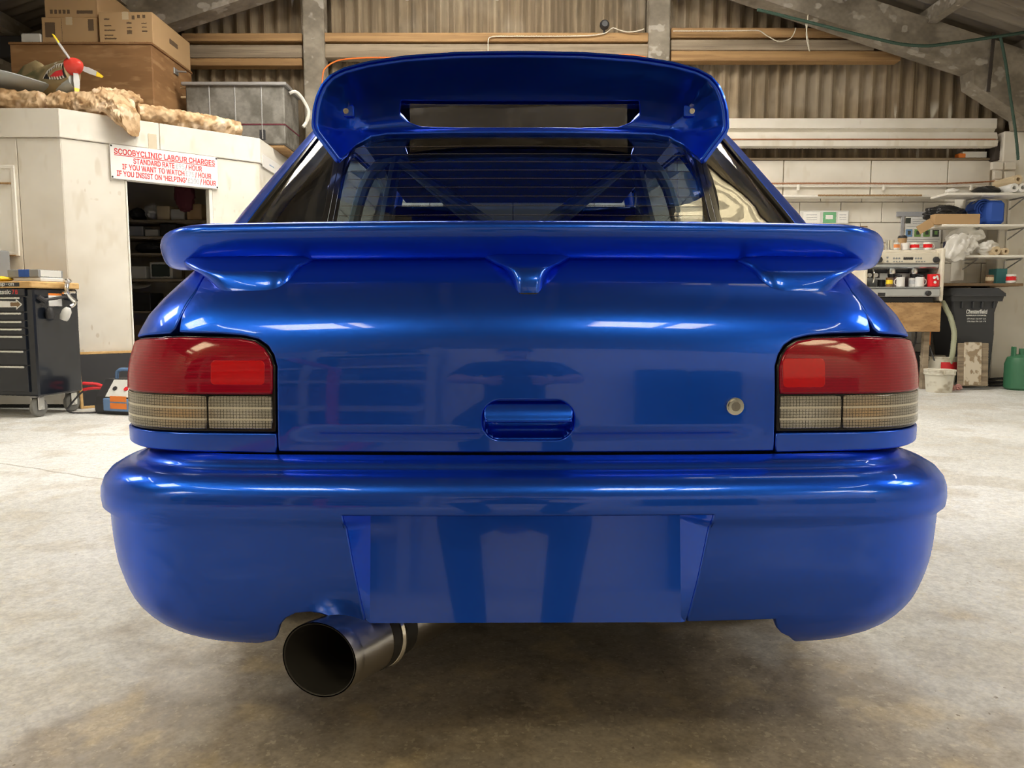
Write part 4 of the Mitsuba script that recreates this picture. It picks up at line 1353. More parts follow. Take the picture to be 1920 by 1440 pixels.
def on_side(q, s=1, lift=.003):
    """a point (y along the nose, z) of the flank of the fuselage"""
    q = np.atleast_2d(q)
    yk = np.array([-.42, -.25, -.12, -.03])
    cz, rx_, rz_ = np.interp(q[:, 0], yk, [-.03, -.045, -.045, -.035]), np.interp(q[:, 0], yk, [.095, .095, .088, .074]), np.interp(q[:, 0], yk, [.125, .135, .125, .105])
    k = np.clip((q[:, 1] - cz) / rz_, -.97, .97)
    return np.stack([s * (rx_ * np.sqrt(1 - k * k) + lift), q[:, 0], q[:, 1]], 1)


def decal(poly, lift, s=1):
    p_ = shapely.segmentize(Polygon(poly), .008)
    tri = [np.array(t.exterior.coords)[:3] for t in shapely.constrained_delaunay_triangles(p_).geoms]
    V = on_side(np.vstack(tri), s, lift)
    F = np.arange(len(V)).reshape(-1, 3)
    return moved(trimesh.Trimesh(V, F, process=False), A4)


mouth = [(-.035, .015), (-.12, .022), (-.20, -.005), (-.26, -.055), (-.19, -.080), (-.10, -.105), (-.035, -.10)]
for s_ in (1, -1):
    put('shark_mouth', decal(mouth, .002, s_), 'mouth_black', PL)
    put('mouth_rim', decal([(-.035, .022), (-.12, .030), (-.205, .002), (-.272, -.056), (-.26, -.055), (-.20, -.005), (-.12, .022), (-.035, .015)], .0025, s_), 'tooth_white', PL)
    put('tongue', decal([(-.05, -.035), (-.12, -.035), (-.19, -.058), (-.12, -.080), (-.05, -.082)], .003, s_), 'mouth_red', PL)
    for k in range(7):
        yk = -.05 - k * .026
        zt_ = np.interp(yk, [-.26, -.20, -.12, -.035], [-.055, -.005, .022, .015])
        put('tooth', decal([(yk + .011, zt_), (yk - .011, zt_ - .002), (yk - .002, zt_ - .042 + .002 * k)], .004, s_), 'tooth_white', PL)
    for k in range(6):
        yk = -.06 - k * .026
        zt_ = np.interp(yk, [-.26, -.19, -.10, -.035], [-.055, -.080, -.105, -.10])
        put('tooth', decal([(yk + .010, zt_), (yk - .010, zt_ + .003), (yk, zt_ + .030)], .004, s_), 'tooth_white', PL)
    put('eye', decal([(-.13 + .017 * math.cos(t), .045 + .010 * math.sin(t)) for t in np.linspace(0, 6.28, 13)[:-1]], .003, s_), 'tooth_white', PL)

# ------------------------------------------------------------------ tool chest and the things by it
mat('chest_black', (.010, .013, .020), .16, spec=.6)
mat('alu_strip', (.72, .72, .68), .3, metal=.5)
mat('wood_top', wood_color((.62, .40, .17), (.50, .30, .11), (.36, .20, .07), 6, 6, 20), .45)
mat('rubber_grey', (.16, .16, .15), .7)
mat('text_white', (.75, .75, .74), .5)
th_ = math.radians(-12)
CF = frame_T(np.array([-3.577, 5.75, 0]), (math.cos(th_), math.sin(th_), 0))
CH = thing('tool_chest', 'black roller tool chest with wooden top beside the white room', 'tool chest')
LZ = lambda py: at(60, py, 5.75)[2]
cw, cd, cz0, cz1, cz2 = 1.30, .46, .164, LZ(540), LZ(527)
put('cabinet', moved(bx(-cw, 0, .02, cd, cz0, cz1, .012), CF), 'chest_black', CH, smooth=30)
put('worktop', moved(bx(-cw - .01, .012, -.012, cd + .01, cz1 + .001, cz2, .008), CF), 'wood_top', CH)
rows_ = [LZ(q) for q in (556, 585, 601, 615, 629, 657, 686)] + [cz0 + .03]
put('top_rail', moved(bx(-cw + .01, -.06, .004, .022, rows_[0] + .004, cz1 - .003, .003), CF), 'chest_black', CH)
for k in range(7):
    z1_, z0_ = rows_[k] - .003, rows_[k + 1] + .003
    dr_ = put('drawer', moved(bx(-cw + .015, -.075, .004, .022, z0_, z1_, .003), CF), 'chest_black', CH)
    put('pull', moved(bx(-cw + .02, -.10, -.010, .006, z1_ - .016, z1_ - .002, .004), CF), 'alu_strip', dr_)
put('badge', moved(bx(-.36, -.085, -.016, -.011, cz1 + .012, cz2 - .010, .004), CF), 'box_black', CH)
line_text([('Snap-on', 'text_white')], -.31, -.13, cz1 + .018, .026, F=CF, y=-.0165, holder=CH, d=.001)
line_text([('Classic', 'text_white'), ('78', 'sign_red')], -.33, -.12, rows_[0] + .020, .030, F=CF, y=.0035, holder=CH, d=.001)
zz = rows_[1] + .035
put('arrow_sticker', moved(upright(moved(prism(Polygon([(-.40, 0), (-.14, .0), (-.14, -.018), (-.085, .022), (-.14, .062), (-.14, .044), (-.40, .05)]), .001), T_([0, 0, .0]))), T_([0, .0035, zz]), CF), 'text_white', CH)
put('arrow_sticker', moved(upright(prism(Polygon([(-.19, .008), (-.132, .008), (-.132, -.003), (-.098, .022), (-.132, .047), (-.132, .036), (-.19, .036)]), .001)), T_([0, .0020, zz]), CF), 'card_dark', CH)
put('label_sticker', moved(bx(-.0005, .0012, .16, .29, LZ(574), LZ(549), .0), CF), 'text_white', CH)
put('sticker_stripe', moved(bx(0, .0020, .16, .29, LZ(553), LZ(549), .0), CF), 'orange_plastic', CH)
for x_, y_ in ((-.07, .07), (-.07, cd - .06), (-cw + .07, .07), (-cw + .07, cd - .06)):
    cs_ = put('caster', moved(bx(x_ - .028, x_ + .028, y_ - .04, y_ + .04, cz0 - .012, cz0 - .001, .003), CF), 'steel_grey', CH)
    put('tyre', moved(lathe([(.018, -.020), (.060, -.022), (.072, -.014), (.074, 0), (.072, .014), (.060, .022), (.018, .020)], 28), rot([0, 1, 0], 90), T_([x_, y_ + .01, .0745]), CF), 'rubber_grey', cs_, smooth=40)
    put('fork', moved(cat_([bx(x_ - .034, x_ - .028, y_ - .025, y_ + .035, .055, cz0 - .011, .002), bx(x_ + .028, x_ + .034, y_ - .025, y_ + .035, .055, cz0 - .011, .002), rod((x_ - .04, y_ + .01, .0745), (x_ + .04, y_ + .01, .0745), .010)]), CF), 'alu_strip', cs_)
# things on the chest
bxk = thing('parts_box', 'grey and blue flat box on the wooden worktop of the tool chest', 'box')
put('carton', moved(bx(-.06, .16 - .19, .08, .30, cz2 + .031, cz2 + .088, .004), CF) if False else moved(bx(-.30, -.02, .10, .34, cz2 + .034, cz2 + .092, .004), CF), 'box_grey', bxk)
put('blue_band', moved(bx(-.20, -.10, .0985, .3415, cz2 + .035, cz2 + .0925, .003), CF), 'blue_cloth', bxk)
put('side_label', moved(bx(-.021, -.019, .12, .32, cz2 + .040, cz2 + .088, .0), CF), 'box_white', bxk)
solo('paper_pack', moved(bx(-.25, -.01, .11, .34, cz2 + .001, cz2 + .033, .006), CF), 'box_white', 'white paper pack under the grey and blue box', 'paper pack')
solo('yellow_tray', moved(lump([-.37, .09, cz2 + .022], [.10, .09, .022], 3, .15, flat=cz2 + .001), CF), 'yellow_plastic', 'flat yellow tray at the front of the chest worktop', 'tray', smooth=40)
solo('spray_bottle', moved(lathe([(0, 0), (.022, 0), (.024, .01), (.024, .06), (.010, .085), (.010, .10), (0, .10)], 20), T_([-.50, .10, cz2 + .001]), CF), 'pink_plastic', 'small pink bottle on the chest worktop', 'bottle', smooth=40)
mat('pink_plastic', (.50, .26, .28), .4)
solo('speaker_box', moved(bx(-.90, -.58, .22, .42, cz2 + .001, cz2 + .26, .008), CF), 'box_grey', 'dark grey upright box at the left edge on the chest', 'box')
# spray gun hanging at the chest's side
gn = thing('spray_gun', 'spray gun and air lines hanging from the side of the tool chest', 'spray gun')
G = lambda x, y, py: (CF @ np.array([x, y, LZ(py), 1]))[:3]
put('holder', cat_([tube(spline([G(.015, .06, 562), G(.05, .14, 560), G(.055, .26, 556), G(.02, .42, 562)], 20), .011, 8), tube(spline([G(.012, .05, 556), G(.03, .10, 565)], 8), .02, 8)]), 'box_black', gn, smooth=40)
put('gun_body', cat_([tube(spline([G(.05, .30, 530), G(.06, .28, 545), G(.065, .30, 556), G(.07, .34, 566), G(.06, .30, 575)], 20), .017, 10), lump(G(.06, .29, 524), [.03, .03, .022], 2, .2), tube([G(.06, .24, 548), G(.06, .36, 546)], .010, 8)]), 'chrome', gn, smooth=40)
put('cup', moved(lathe([(0, 0), (.030, 0), (.036, .03), (.034, .075), (.018, .10), (0, .10)], 20), rot([0, 1, 0], 25), T_(G(.06, .23, 600))), 'box_white', gn, smooth=40)
put('cup', moved(lathe([(0, 0), (.028, 0), (.032, .03), (.030, .065), (.016, .085), (0, .085)], 20), T_(G(.035, .13, 598))), 'box_black', gn, smooth=40)

# framed black panel leaning on the white room
FP = thing('framed_panel', 'black panel in a thin timber frame leaning on the white room wall', 'panel')
LEAN = F2 @ T_([.02, -.11, 0]) @ rot([1, 0, 0], -7)
pw, ph = .50, hit(165, 659, OB - .1 * np.array([0, 1, 0]), dF2)[1]
put('panel', moved(bx(.015, pw - .015, .004, .02, .02, ph - .02, .002), LEAN), 'box_black', FP)
for q in ((0, .022, 0, .03, 0, ph), (pw - .022, pw, 0, .03, 0, ph), (.022, pw - .022, 0, .03, ph - .022, ph), (.022, pw - .022, 0, .03, 0, .022)):
    put('frame', moved(bx(*q, .003), LEAN), 'wood_top', FP)

# jump starter
mat('jump_blue', (.12, .22, .42), .45)
JS = thing('jump_starter', 'blue and black jump starter box with handle on the floor', 'jump starter')
JF = frame_T(at(205, 774, 5.98) * [1, 1, 0], (math.cos(math.radians(-18)), math.sin(math.radians(-18)), 0))
JH = at(205, 713, 5.98)[2]
side_prof = Polygon([(-.02, 0.03), (.0, 0), (.28, 0), (.30, .03), (.30, JH - .02), (.27, JH), (.12, JH), (.02, JH - .10), (-.02, .08)])
bodyj = moved(prism(side_prof, .24), rot([0, 0, 1], 90), rot([0, 1, 0], 90)) if False else None
sp = lambda x0, x1, pr: moved(prism(Polygon(pr), x1 - x0), np.array([[0, 0, 1, x0], [1, 0, 0, 0], [0, 1, 0, 0], [0, 0, 0, 1.0]]))
pj = [(-.02, 0.03), (.0, 0), (.28, 0), (.30, .03), (.30, JH - .02), (.27, JH), (.10, JH), (.0, JH - .13), (-.02, .08)]
put('housing', moved(sp(-.12, .22, pj), JF), 'box_black', JS)
put('front_cover', moved(bx(-.035, .215, -.026, -.004, .03, JH - .14, .006), JF), 'jump_blue', JS)
for z in (.05, .105):
    put('orange_label', moved(bx(.04, .20, -.029, -.025, z, z + .045, .001), JF), 'orange_plastic', JS)
put('control_panel', moved(bx(-.03, .21, -.004, .004, 0, .155, .002), T_([0, -.004, JH - .135]) @ np.eye(4), JF) if False else moved(bx(-.03, .21, -.006, .002, .0, .160, .002), rot([1, 0, 0], -37.5), T_([0, -.001, JH - .132]), JF), 'box_white', JS)
for x_ in (.03, .14):
    put('dial', moved(trimesh.creation.cylinder(radius=.018, height=.012, sections=16), rot([1, 0, 0], 90), T_([x_, -.008, .075]), rot([1, 0, 0], -37.5), T_([0, -.001, JH - .132]), JF), 'red_plastic' if x_ > .1 else 'box_black', JS)
put('handle', moved(tube(spline([(-.06, .15, JH - .01), (-.05, .15, JH + .055), (.0, .15, JH + .075), (.10, .15, JH + .075), (.15, .15, JH + .055), (.16, .15, JH - .01)], 24), .014, 8), JF), 'jump_blue', JS, smooth=40)
cl = [(-.13, .10, JH - .06), (-.20, .06, JH - .055), (-.30, .02, JH - .05)]
for dz in (-.016, .016):
    put('clamp', moved(tube(spline([(-.12, .08, JH - .07 + dz * .3), (-.18, .05, JH - .055 + dz), (-.27, .02, JH - .06 + dz * 1.6)], 12), .013, 8), JF), 'red_plastic', JS, smooth=40)
put('lead', moved(tube(spline([(-.24, .03, JH - .07), (-.33, -.02, .10), (-.36, -.06, .03), (-.28, -.08, .010), (-.14, .0, .010), (-.115, .1, .05)], 40), .007, 6), JF), 'box_black', JS, smooth=40)


# ------------------------------------------------------------------ along the gable wall on the right
WY = 8.55                                     # face of the painted blocks


def pbox(px0, px1, py0, py1, Y, d, c=.004):
    """box whose front face at distance Y is measured from the picture"""
    a, b = at(px0, py1, Y), at(px1, py0, Y)
    return bx(a[0], b[0], Y, Y + d, a[2], b[2], c)


# white boxed beam across the corrugated sheets
ba, bb = at(1300, 275, 8.40), at(1870, 222, 8.40)
zt_, zb_ = bb[2], ba[2]
hb = zt_ - zb_
prof = Polygon([(8.40, zt_), (8.40, zt_ - hb * .34), (8.425, zt_ - hb * .36), (8.44, zt_ - hb * .46), (8.39, zt_ - hb * .50), (8.37, zt_ - hb * .74), (8.385, zt_ - hb * .76), (8.36, zt_ - hb * .80), (8.37, zb_), (8.50, zb_), (8.60, zt_ - .02), (8.60, zt_)])
bm = moved(prism(prof, bb[0] - ba[0]), np.array([[0, 0, 1, ba[0]], [1, 0, 0, 0], [0, 1, 0, 0], [0, 0, 0, 1.0]]))
BM = thing('wall_beam', 'long white boxed beam across the corrugated gable right of the car', 'beam')
put('casing', bm, 'white_paint', BM)
put('copper_strip', bx(ba[0], bb[0] - .03, 8.352, 8.362, zt_ - hb * .79, zt_ - hb * .75, .002), 'copper', BM)
mat('copper', (.42, .20, .11), .45, metal=.4)
put('bracket', bx(bb[0] + .01, bb[0] + .09, 8.42, 8.60, at(1870, 300, 8.42)[2], zb_ + .06, .004), 'rusty_steel', BM)
mat('rusty_steel', (.045, .036, .030), .8)
# upper band of smooth boards, conduit, ledge
zb1, zb0 = 2.426, at(1600, 368, 8.52)[2]
for a, b in ((1300, 1468), (1470, 1632), (1634, 1776), (1778, 1856)):
    struct('smooth_board', bx(at(a, 330, 8.52)[0], at(b, 330, 8.52)[0], 8.518, 8.556, zb0, zb1, .003), 'white_paint', 'wall_back')
for k, (a, b, c, d) in enumerate(((1860, 1882, 303, 318), (1884, 1906, 303, 318), (1864, 1880, 321, 336), (1884, 1904, 321, 336))):
    struct('small_block', pbox(a, b, c, d, 8.318, .040, .006), 'block_paint', 'wall_back')
zc = at(1600, 344, 8.50)[2]
CP = thing('pipe_run', 'red brown copper pipe clipped along the white wall above the coffee machine', 'pipe')
put('pipe', tube(spline([(at(1300, 344, 8.5)[0], 8.49, zc - .01), (at(1560, 344, 8.5)[0], 8.49, zc), (at(1750, 343, 8.5)[0], 8.49, zc - .004), (at(1890, 336, 8.5)[0], 8.47, zc + .03)], 40), .009, 6), 'copper', CP, smooth=40)
put('conduit', rod((at(1300, 348, 8.5)[0], 8.495, zc - .03), (at(1900, 348, 8.5)[0], 8.495, zc - .03), .009, 8), 'white_trim', CP, smooth=40)
for px in (1496, 1656, 1820):
    x_ = at(px, 350, 8.5)[0]
    put('clip', bx(x_ - .012, x_ + .012, 8.475, 8.516, zc - .075, zc - .015, .004), 'white_trim', CP)
LD = thing('ledge', 'narrow white ledge running along the wall towards the shelves', 'ledge')
put('board', bx(at(1300, 368, 8.4)[0], at(1776, 368, 8.4)[0], 8.42, 8.552, zb0 - .024, zb0, .004), 'white_trim', LD)
put('edge_strip', bx(at(1535, 366, 8.4)[0], at(1730, 366, 8.4)[0], 8.41, 8.419, zb0 - .012, zb0 + .003, .002), 'orange_timber', LD)
# white pier behind the shelves at the right edge
struct('pier', bx(5.22, 5.72, 8.36, 8.55, 0, 2.70, .01), 'white_paint', 'wall_back')

# certificates, paper and poster
mat('paper_white', (.78, .78, .76), .6)
mat('paper_grey', (.50, .51, .53), .6)
mat('cert_green', (.16, .42, .22), .5)
mat('photo_blue', (.15, .28, .50), .5)
mat('photo_green', (.16, .30, .10), .5)
mat('photo_dark', (.06, .07, .06), .5)
mat('frame_grey', (.34, .35, .38), .5)
CT = thing('certificate_frame', 'clear frame of three certificates on the white wall above the paper sheet', 'frame')
put('backing', pbox(1500, 1592, 395, 420, WY - .024, .012, .002), 'box_white', CT)
for a, b, m_ in ((1506, 1538, 'paper_white'), (1543, 1568, 'cert_green'), (1571, 1590, 'paper_white')):
    put('certificate', pbox(a, b, 398, 418, WY - .028, .003, 0), m_, CT)
put('seal', pbox(1548, 1562, 403, 411, WY - .030, .002, 0), 'paper_white', CT)
for a, b in ((1512, 1532), (1574, 1587)):
    for y_ in (402, 407, 411):
        put('print_line', pbox(a, b, y_, y_ + 1.3, WY - .0295, .002, 0), 'paper_grey', CT)
PS = thing('paper_sheet', 'white paper sheet pinned below the certificates', 'paper')
put('sheet', pbox(1516, 1606, 424, 452, WY - .018, .004, 0), 'paper_white', PS)
put('heading', pbox(1588, 1604, 424, 427, WY - .020, .003, 0), 'photo_dark', PS)
for y_ in (430, 434, 438):
    put('print_line', pbox(1524, 1600, y_, y_ + 1.2, WY - .0195, .002, 0), 'paper_grey', PS)
PO = thing('poster', 'white poster with four small photos in a grey frame behind the coffee cups', 'poster')
put('frame', pbox(1681, 1744, 397, 406, WY - .022, .012, .002), 'frame_grey', PO)
put('frame', pbox(1687, 1696, 406, 478, WY - .022, .012, .002), 'frame_grey', PO)
put('sheet', pbox(1695, 1766, 405, 478, WY - .016, .004, 0), 'paper_white', PO)
for a, m_ in ((1698, 'photo_blue'), (1714, 'photo_green'), (1731, 'photo_green'), (1748, 'photo_dark')):
    put('photo', pbox(a, a + 13, 430, 444, WY - .0185, .004, 0), m_, PO)
    put('photo_detail', pbox(a + 4, a + 10, 433, 440, WY - .0195, .003, 0), 'photo_dark' if m_ != 'photo_dark' else 'photo_green', PO)
put('logo', pbox(1698, 1708, 409, 419, WY - .0185, .004, 0), 'photo_dark', PO)
for a, b, y_ in ((1711, 1752, 410), (1711, 1740, 414), (1711, 1746, 418), (1700, 1760, 424), (1698, 1762, 448), (1698, 1758, 452), (1700, 1750, 458), (1700, 1756, 463)):
    put('print_line', pbox(a, b, y_, y_ + 1.3, WY - .0185, .003, 0), 'paper_grey', PO)
solo('adhesive_tape', pbox(1612, 1627, 424, 426, WY - .012, .003, 0), 'card_dark', 'short dark strip of tape on the wall beside the paper sheet', 'tape')

# ------------------------------------------------------------------ coffee machine on its bench
mat('machine_cream', (.70, .65, .54), .35)
mat('machine_steel', (.52, .55, .58), .22, metal=.85)
mat('mug_white', (.75, .74, .72), .25)
mat('mug_red', (.68, .015, .02), .25)
mat('mug_brown', (.16, .09, .045), .35)
mat('mug_orange', (.72, .25, .08), .3)
MY = 7.86
M = thing('coffee_machine', 'two group coffee machine of cream panels and steel right of the car', 'coffee machine')
q = lambda px, py, Y=MY: at(px, py, Y)
mx0, mx1 = q(1618, 500)[0], q(1764, 500)[0]
MZ = [q(1700, py)[2] for py in (474, 494, 503, 538, 557, 565)]
put('top_housing', bx(mx0, mx1, MY + .02, MY + .50, MZ[1] - .02, MZ[0] + .03, .02), 'machine_cream', M)
put('side_panel', bx(mx1 - .028, mx1 + .012, MY - .06, MY + .50, MZ[5], MZ[0] + .045, .012), 'machine_cream', M)
put('side_panel', bx(mx0 - .012, mx0 + .028, MY - .06, MY + .50, MZ[5], MZ[0] + .045, .012), 'machine_cream', M)
put('control_panel', bx(mx0 + .03, mx1 - .03, MY - .01, MY + .03, MZ[1], MZ[0], .006), 'machine_cream', M)
put('display', bx(q(1693, 486)[0], q(1711, 486)[0], MY - .014, MY, q(0, 487)[2], q(0, 482.5)[2], .001), 'box_black', M)
for px in (1676, 1681, 1686, 1717, 1722, 1727):
    put('button', moved(trimesh.creation.cylinder(radius=.010, height=.006, sections=12), rot([1, 0, 0], 90), T_(q(px, 484.5, MY - .011))), 'box_grey', M)
for px in (1664,):
    for py in (483, 490):
        put('button', moved(trimesh.creation.cylinder(radius=.010, height=.006, sections=12), rot([1, 0, 0], 90), T_(q(px, py, MY - .011))), 'box_grey', M)
for px in (1682, 1724):
    put('icon_row', cat_([pbox(px - 7 + 5 * k, px - 4 + 5 * k, 489.5, 491.5, MY - .0125, .003, 0) for k in range(4)]), 'box_grey', M)
for px in (1648, 1754):
    put('steam_knob', moved(lathe([(0, 0), (.030, 0), (.030, .02), (.024, .032), (0, .034)], 20), rot([1, 0, 0], 90), T_(q(px, 487, MY - .005))), 'box_black', M, smooth=40)
put('steel_band', bx(mx0 + .03, mx1 - .03, MY - .03, MY + .12, MZ[2], MZ[1] - .002, .012), 'machine_steel', M, smooth=30)
put('back_splash', bx(mx0 + .03, mx1 - .03, MY + .30, MY + .34, MZ[3], MZ[2], .003), 'machine_steel', M)
put('group_housing', bx(mx0 + .05, mx1 - .05, MY + .12, MY + .30, MZ[2] - .035, MZ[2] - .002, .006), 'box_black', M)
for px in (1674, 1716):
    c_ = q(px, 510, MY + .05)
    g_ = put('group_head', moved(lathe([(0, 0), (.036, 0), (.040, .015), (.040, .045), (.030, .06), (0, .06)], 24), T_(c_ + [0, .03, -.02])), 'chrome', M, smooth=40)
    put('filter_handle', cat_([tube([c_ + [.02, .0, -.03], c_ + [.06, -.06, -.045]], .013, 10), lathe([(0, 0), (.030, 0), (.034, .02), (.034, .035), (0, .035)], 20, c_ + [0, .03, -.055])]), 'box_black', g_, smooth=40)
st = q(1637, 506)
put('steam_wand', tube(spline([st, st + [.0, -.03, -.05], st + [-.005, -.02, -.13]], 14), .008, 8), 'chrome', M, smooth=40)
for px in (1630, 1642):
    put('gauge', moved(trimesh.creation.cylinder(radius=.022, height=.02, sections=20), rot([1, 0, 0], 90), T_(q(px, 516, MY + .05))), 'box_white', M)
put('gauge_panel', pbox(1625, 1650, 511, 521, MY + .065, .03, .004), 'box_black', M)
put('drip_tray', bx(mx0 + .02, mx1 - .02, MY - .06, MY + .32, MZ[3] - .012, MZ[3], .003), 'machine_steel', M)
put('front_panel', bx(mx0 + .02, mx1 - .035, MY - .085, MY + .30, MZ[4], MZ[3] - .013, .012), 'machine_steel', M, smooth=30)
put('badge', pbox(1646, 1660, 549, 556, MY - .088, .004, .001), 'box_black', M)
put('knob', moved(lathe([(0, 0), (.026, 0), (.026, .018), (.020, .026), (0, .027)], 20), rot([1, 0, 0], 90), T_(q(1740, 550, MY - .086))), 'box_black', M, smooth=40)
put('base', bx(mx0 + .04, mx1 - .06, MY, MY + .45, MZ[5] - .02, MZ[4], .004), 'box_black', M)


def mug(px, py_base, Y, r, h, m, label, handle=1, group='mugs on and in the coffee machine', band=None, taper=1.0, z=None):
    k = thing('mug', label, 'mug', group)
    c_ = at(px, py_base, Y)
    c_[2] = (z if z is not None else c_[2]) + .001
    put('cup', moved(lathe([(0, 0), (r * .9 * taper, 0), (r * taper, .006), (r, h), (r - .004, h), (r * taper - .004, .01), (0, .009)], 24), T_(c_)), m, k, smooth=35)
    if handle:
        a = np.linspace(-1.5, 1.5, 12)
        p_ = np.stack([c_[0] + handle * (r - .004 + .028 * np.cos(a)), np.full(12, c_[1]), c_[2] + h * .5 + h * .32 * np.sin(a)], 1)
        put('handle', tube(p_, .006, 8), m, k, smooth=40)
    if band:
        put('print', lathe([(r * (taper + (1 - taper) * .3) + .0008, h * .3), (r * (taper + (1 - taper) * .75) + .0012, h * .75)], 24, c_), band, k)
    return k


TZ = MZ[0] + .032
for px, r, h, m_, lb, bd, hd in ((1668, .042, .10, 'chrome', 'steel cup at the left on top of the coffee machine', None, 0), (1678, .042, .075, 'mug_white', 'mug with orange stripes on top of the coffee machine', 'mug_orange', 0),
                                 (1697, .042, .072, 'mug_white', 'plain white mug on the machine left of the red printed one', None, 1), (1714, .044, .074, 'mug_white', 'white mug with a red print on top of the machine', 'mug_red', 0), (1739, .042, .080, 'mug_white', 'red and white mug at the right on top of the machine', 'mug_red', 1)):
    mug(px, 470, MY + .10, r, h, m_, lb, hd, band=bd, z=TZ)
tc = thing('takeaway_cup', 'brown takeaway cup with black lid on top of the coffee machine', 'cup')
c_ = at(1691, 470, MY + .26)
c_[2] = TZ + .001
put('cup', moved(lathe([(0, 0), (.032, 0), (.044, .135), (0, .135)], 24), T_(c_)), 'card', tc, smooth=35)
put('lid', moved(lathe([(0, .1355), (.046, .1355), (.046, .146), (.041, .149), (.038, .162), (0, .162)], 24), T_(c_)), 'box_black', tc, smooth=35)
DZt = MZ[3] + .0005
mug(1652, 536, MY + .13, .036, .075, 'box_black', 'small black cup under the left group of the machine', 1, z=DZt)
mug(1667, 536, MY + .02, .032, .092, 'mug_brown', 'dark gold cup in the machine between black cup and grey mug', 0, z=DZt, band='yellow_plastic')
mug(1688, 536, MY + .02, .041, .098, 'mug_white', 'tall pale grey mug in the middle of the drip tray', -1, z=DZt)
mug(1710, 536, MY + .06, .036, .090, 'mug_white', 'white patterned mug under the right group', 0, z=DZt, band='paper_grey')
mug(1724, 536, MY - .01, .042, .098, 'mug_white', 'white mug with its handle to the right on the drip tray', 1, z=DZt)
rm = mug(1749, 536, MY - .015, .056, .125, 'mug_red', 'big red mug with white spots at the right end of the drip tray', 1, z=DZt)
cm = at(1749, 536, MY - .015)
for a, zz in ((-1.75, .045), (-1.2, .08), (-1.45, .10), (-1.9, .09)):
    put('spot', moved(trimesh.creation.cylinder(radius=.014, height=.002, sections=14), rot([1, 0, 0], 90), rot([0, 0, 1], math.degrees(a) + 90), T_([cm[0] + .0565 * math.cos(a), cm[1] + .0565 * math.sin(a), DZt + zz])), 'mug_white', rm)

BN = thing('bench', 'wooden bench with a chipboard front carrying the coffee machine', 'bench')
bz = MZ[5] - .021
bX0, bX1 = q(1560, 590)[0], q(1759, 590)[0]
put('bench_top', bx(bX0, bX1 + .03, MY - .02, MY + .62, bz - .03, bz, .004), 'grey_timber', BN)
put('front_board', bx(bX0, bX1, MY - .052, MY - .021, q(0, 622, MY - .05)[2], q(0, 567, MY - .05)[2] - .002, .004), 'chip_board', BN)
mat('chip_board', wood_color((.46, .29, .14), (.34, .20, .09), (.24, .14, .06), 9, 9, 16), .75)
for x_ in (bX0 + .02, bX1 - .12):
    for y_ in (MY + .02, MY + .50):
        put('leg', bx(x_, x_ + .06, y_, y_ + .06, 0, bz - .03, .004), 'grey_timber', BN)
put('back_sheet', bx(bX0 + .1, bX1 + .03, MY + .56, MY + .58, .20, bz - .03, .002), 'paper_grey', BN)

OT = thing('strimmer', 'orange and black hand tool hanging under the coffee bench', 'garden tool')
p0, p1 = q(1739, 622, MY + .1), q(1740, 655, MY + .1)
put('grip', moved(bx(-.030, .030, -.02, .02, p1[2] - 0, p0[2] + .02, .010), T_([p0[0], MY + .10, 0])), 'orange_plastic', OT)
put('shaft', cat_([rod(q(1740, 655, MY + .1), q(1741, 676, MY + .12), .022), rod(q(1733, 621, MY + .12), q(1752, 676, MY - .02), .007)]), 'box_black', OT)
put('hook', tube(spline([q(1718, 620, MY + .08), q(1717, 635, MY + .08), q(1713, 650, MY + .08), q(1708, 655, MY + .08)], 14), .009, 6), 'box_black', OT, smooth=40)

mat('hose_green', (.36, .38, .27), .55)
solo('waste_hose', tube(spline([q(1767, 566, MY + .06), q(1773, 577, MY + .02), q(1783, 598, MY), q(1789, 630, MY), q(1787, 655, MY), q(1780, 684, MY + .05), q(1777, 700, MY + .1)], 50), .026, 12), 'hose_green', 'grey green waste hose curving from the coffee machine into a bucket', 'hose', smooth=60)


def bucket(px, py, Y, r0, r1, h, label, m='bucket_white', lid=False, band=None):
    k = thing('bucket', label, 'bucket', 'buckets under the coffee bench')
    c_ = at(px, py, Y)
    c_[2] = .001
    prof_ = [(0, 0), (r0, 0), (r1, h), (r1 + .008, h), (r1 + .008, h - .03), (r1 + .004, h - .03)] if lid else [(0, 0), (r0, 0), (r1, h), (r1 + .008, h), (r1 + .008, h + .008), (r1 - .004, h + .008), (r0 - .004, .01), (0, .01)]
    put('pail', moved(lathe(prof_, 32), T_(c_)), m, k, smooth=35)
    if lid:
        put('lid', moved(lathe([(0, h + .002), (r1 + .010, h + .002), (r1 + .012, h + .02), (0, h + .022)], 32), T_(c_)), m, k, smooth=35)
        put('lid_tab', bx(c_[0] - .04, c_[0] + .06, c_[1] - r1 - .02, c_[1] - r1 + .02, h - .022, h + .018, .005), m, k)
    if band:
        a = np.linspace(-math.pi * .62, -math.pi * .05, 24)
        f = lambda z, e=.002: np.stack([c_[0] + (r0 + (r1 - r0) * z / h + e) * np.cos(a), c_[1] + (r0 + (r1 - r0) * z / h + e) * np.sin(a), np.full(24, z)], 1)
        put('red_band', loft(np.stack([f(h * .62), f(h * .86)]), closed=False), band, k)
    return k


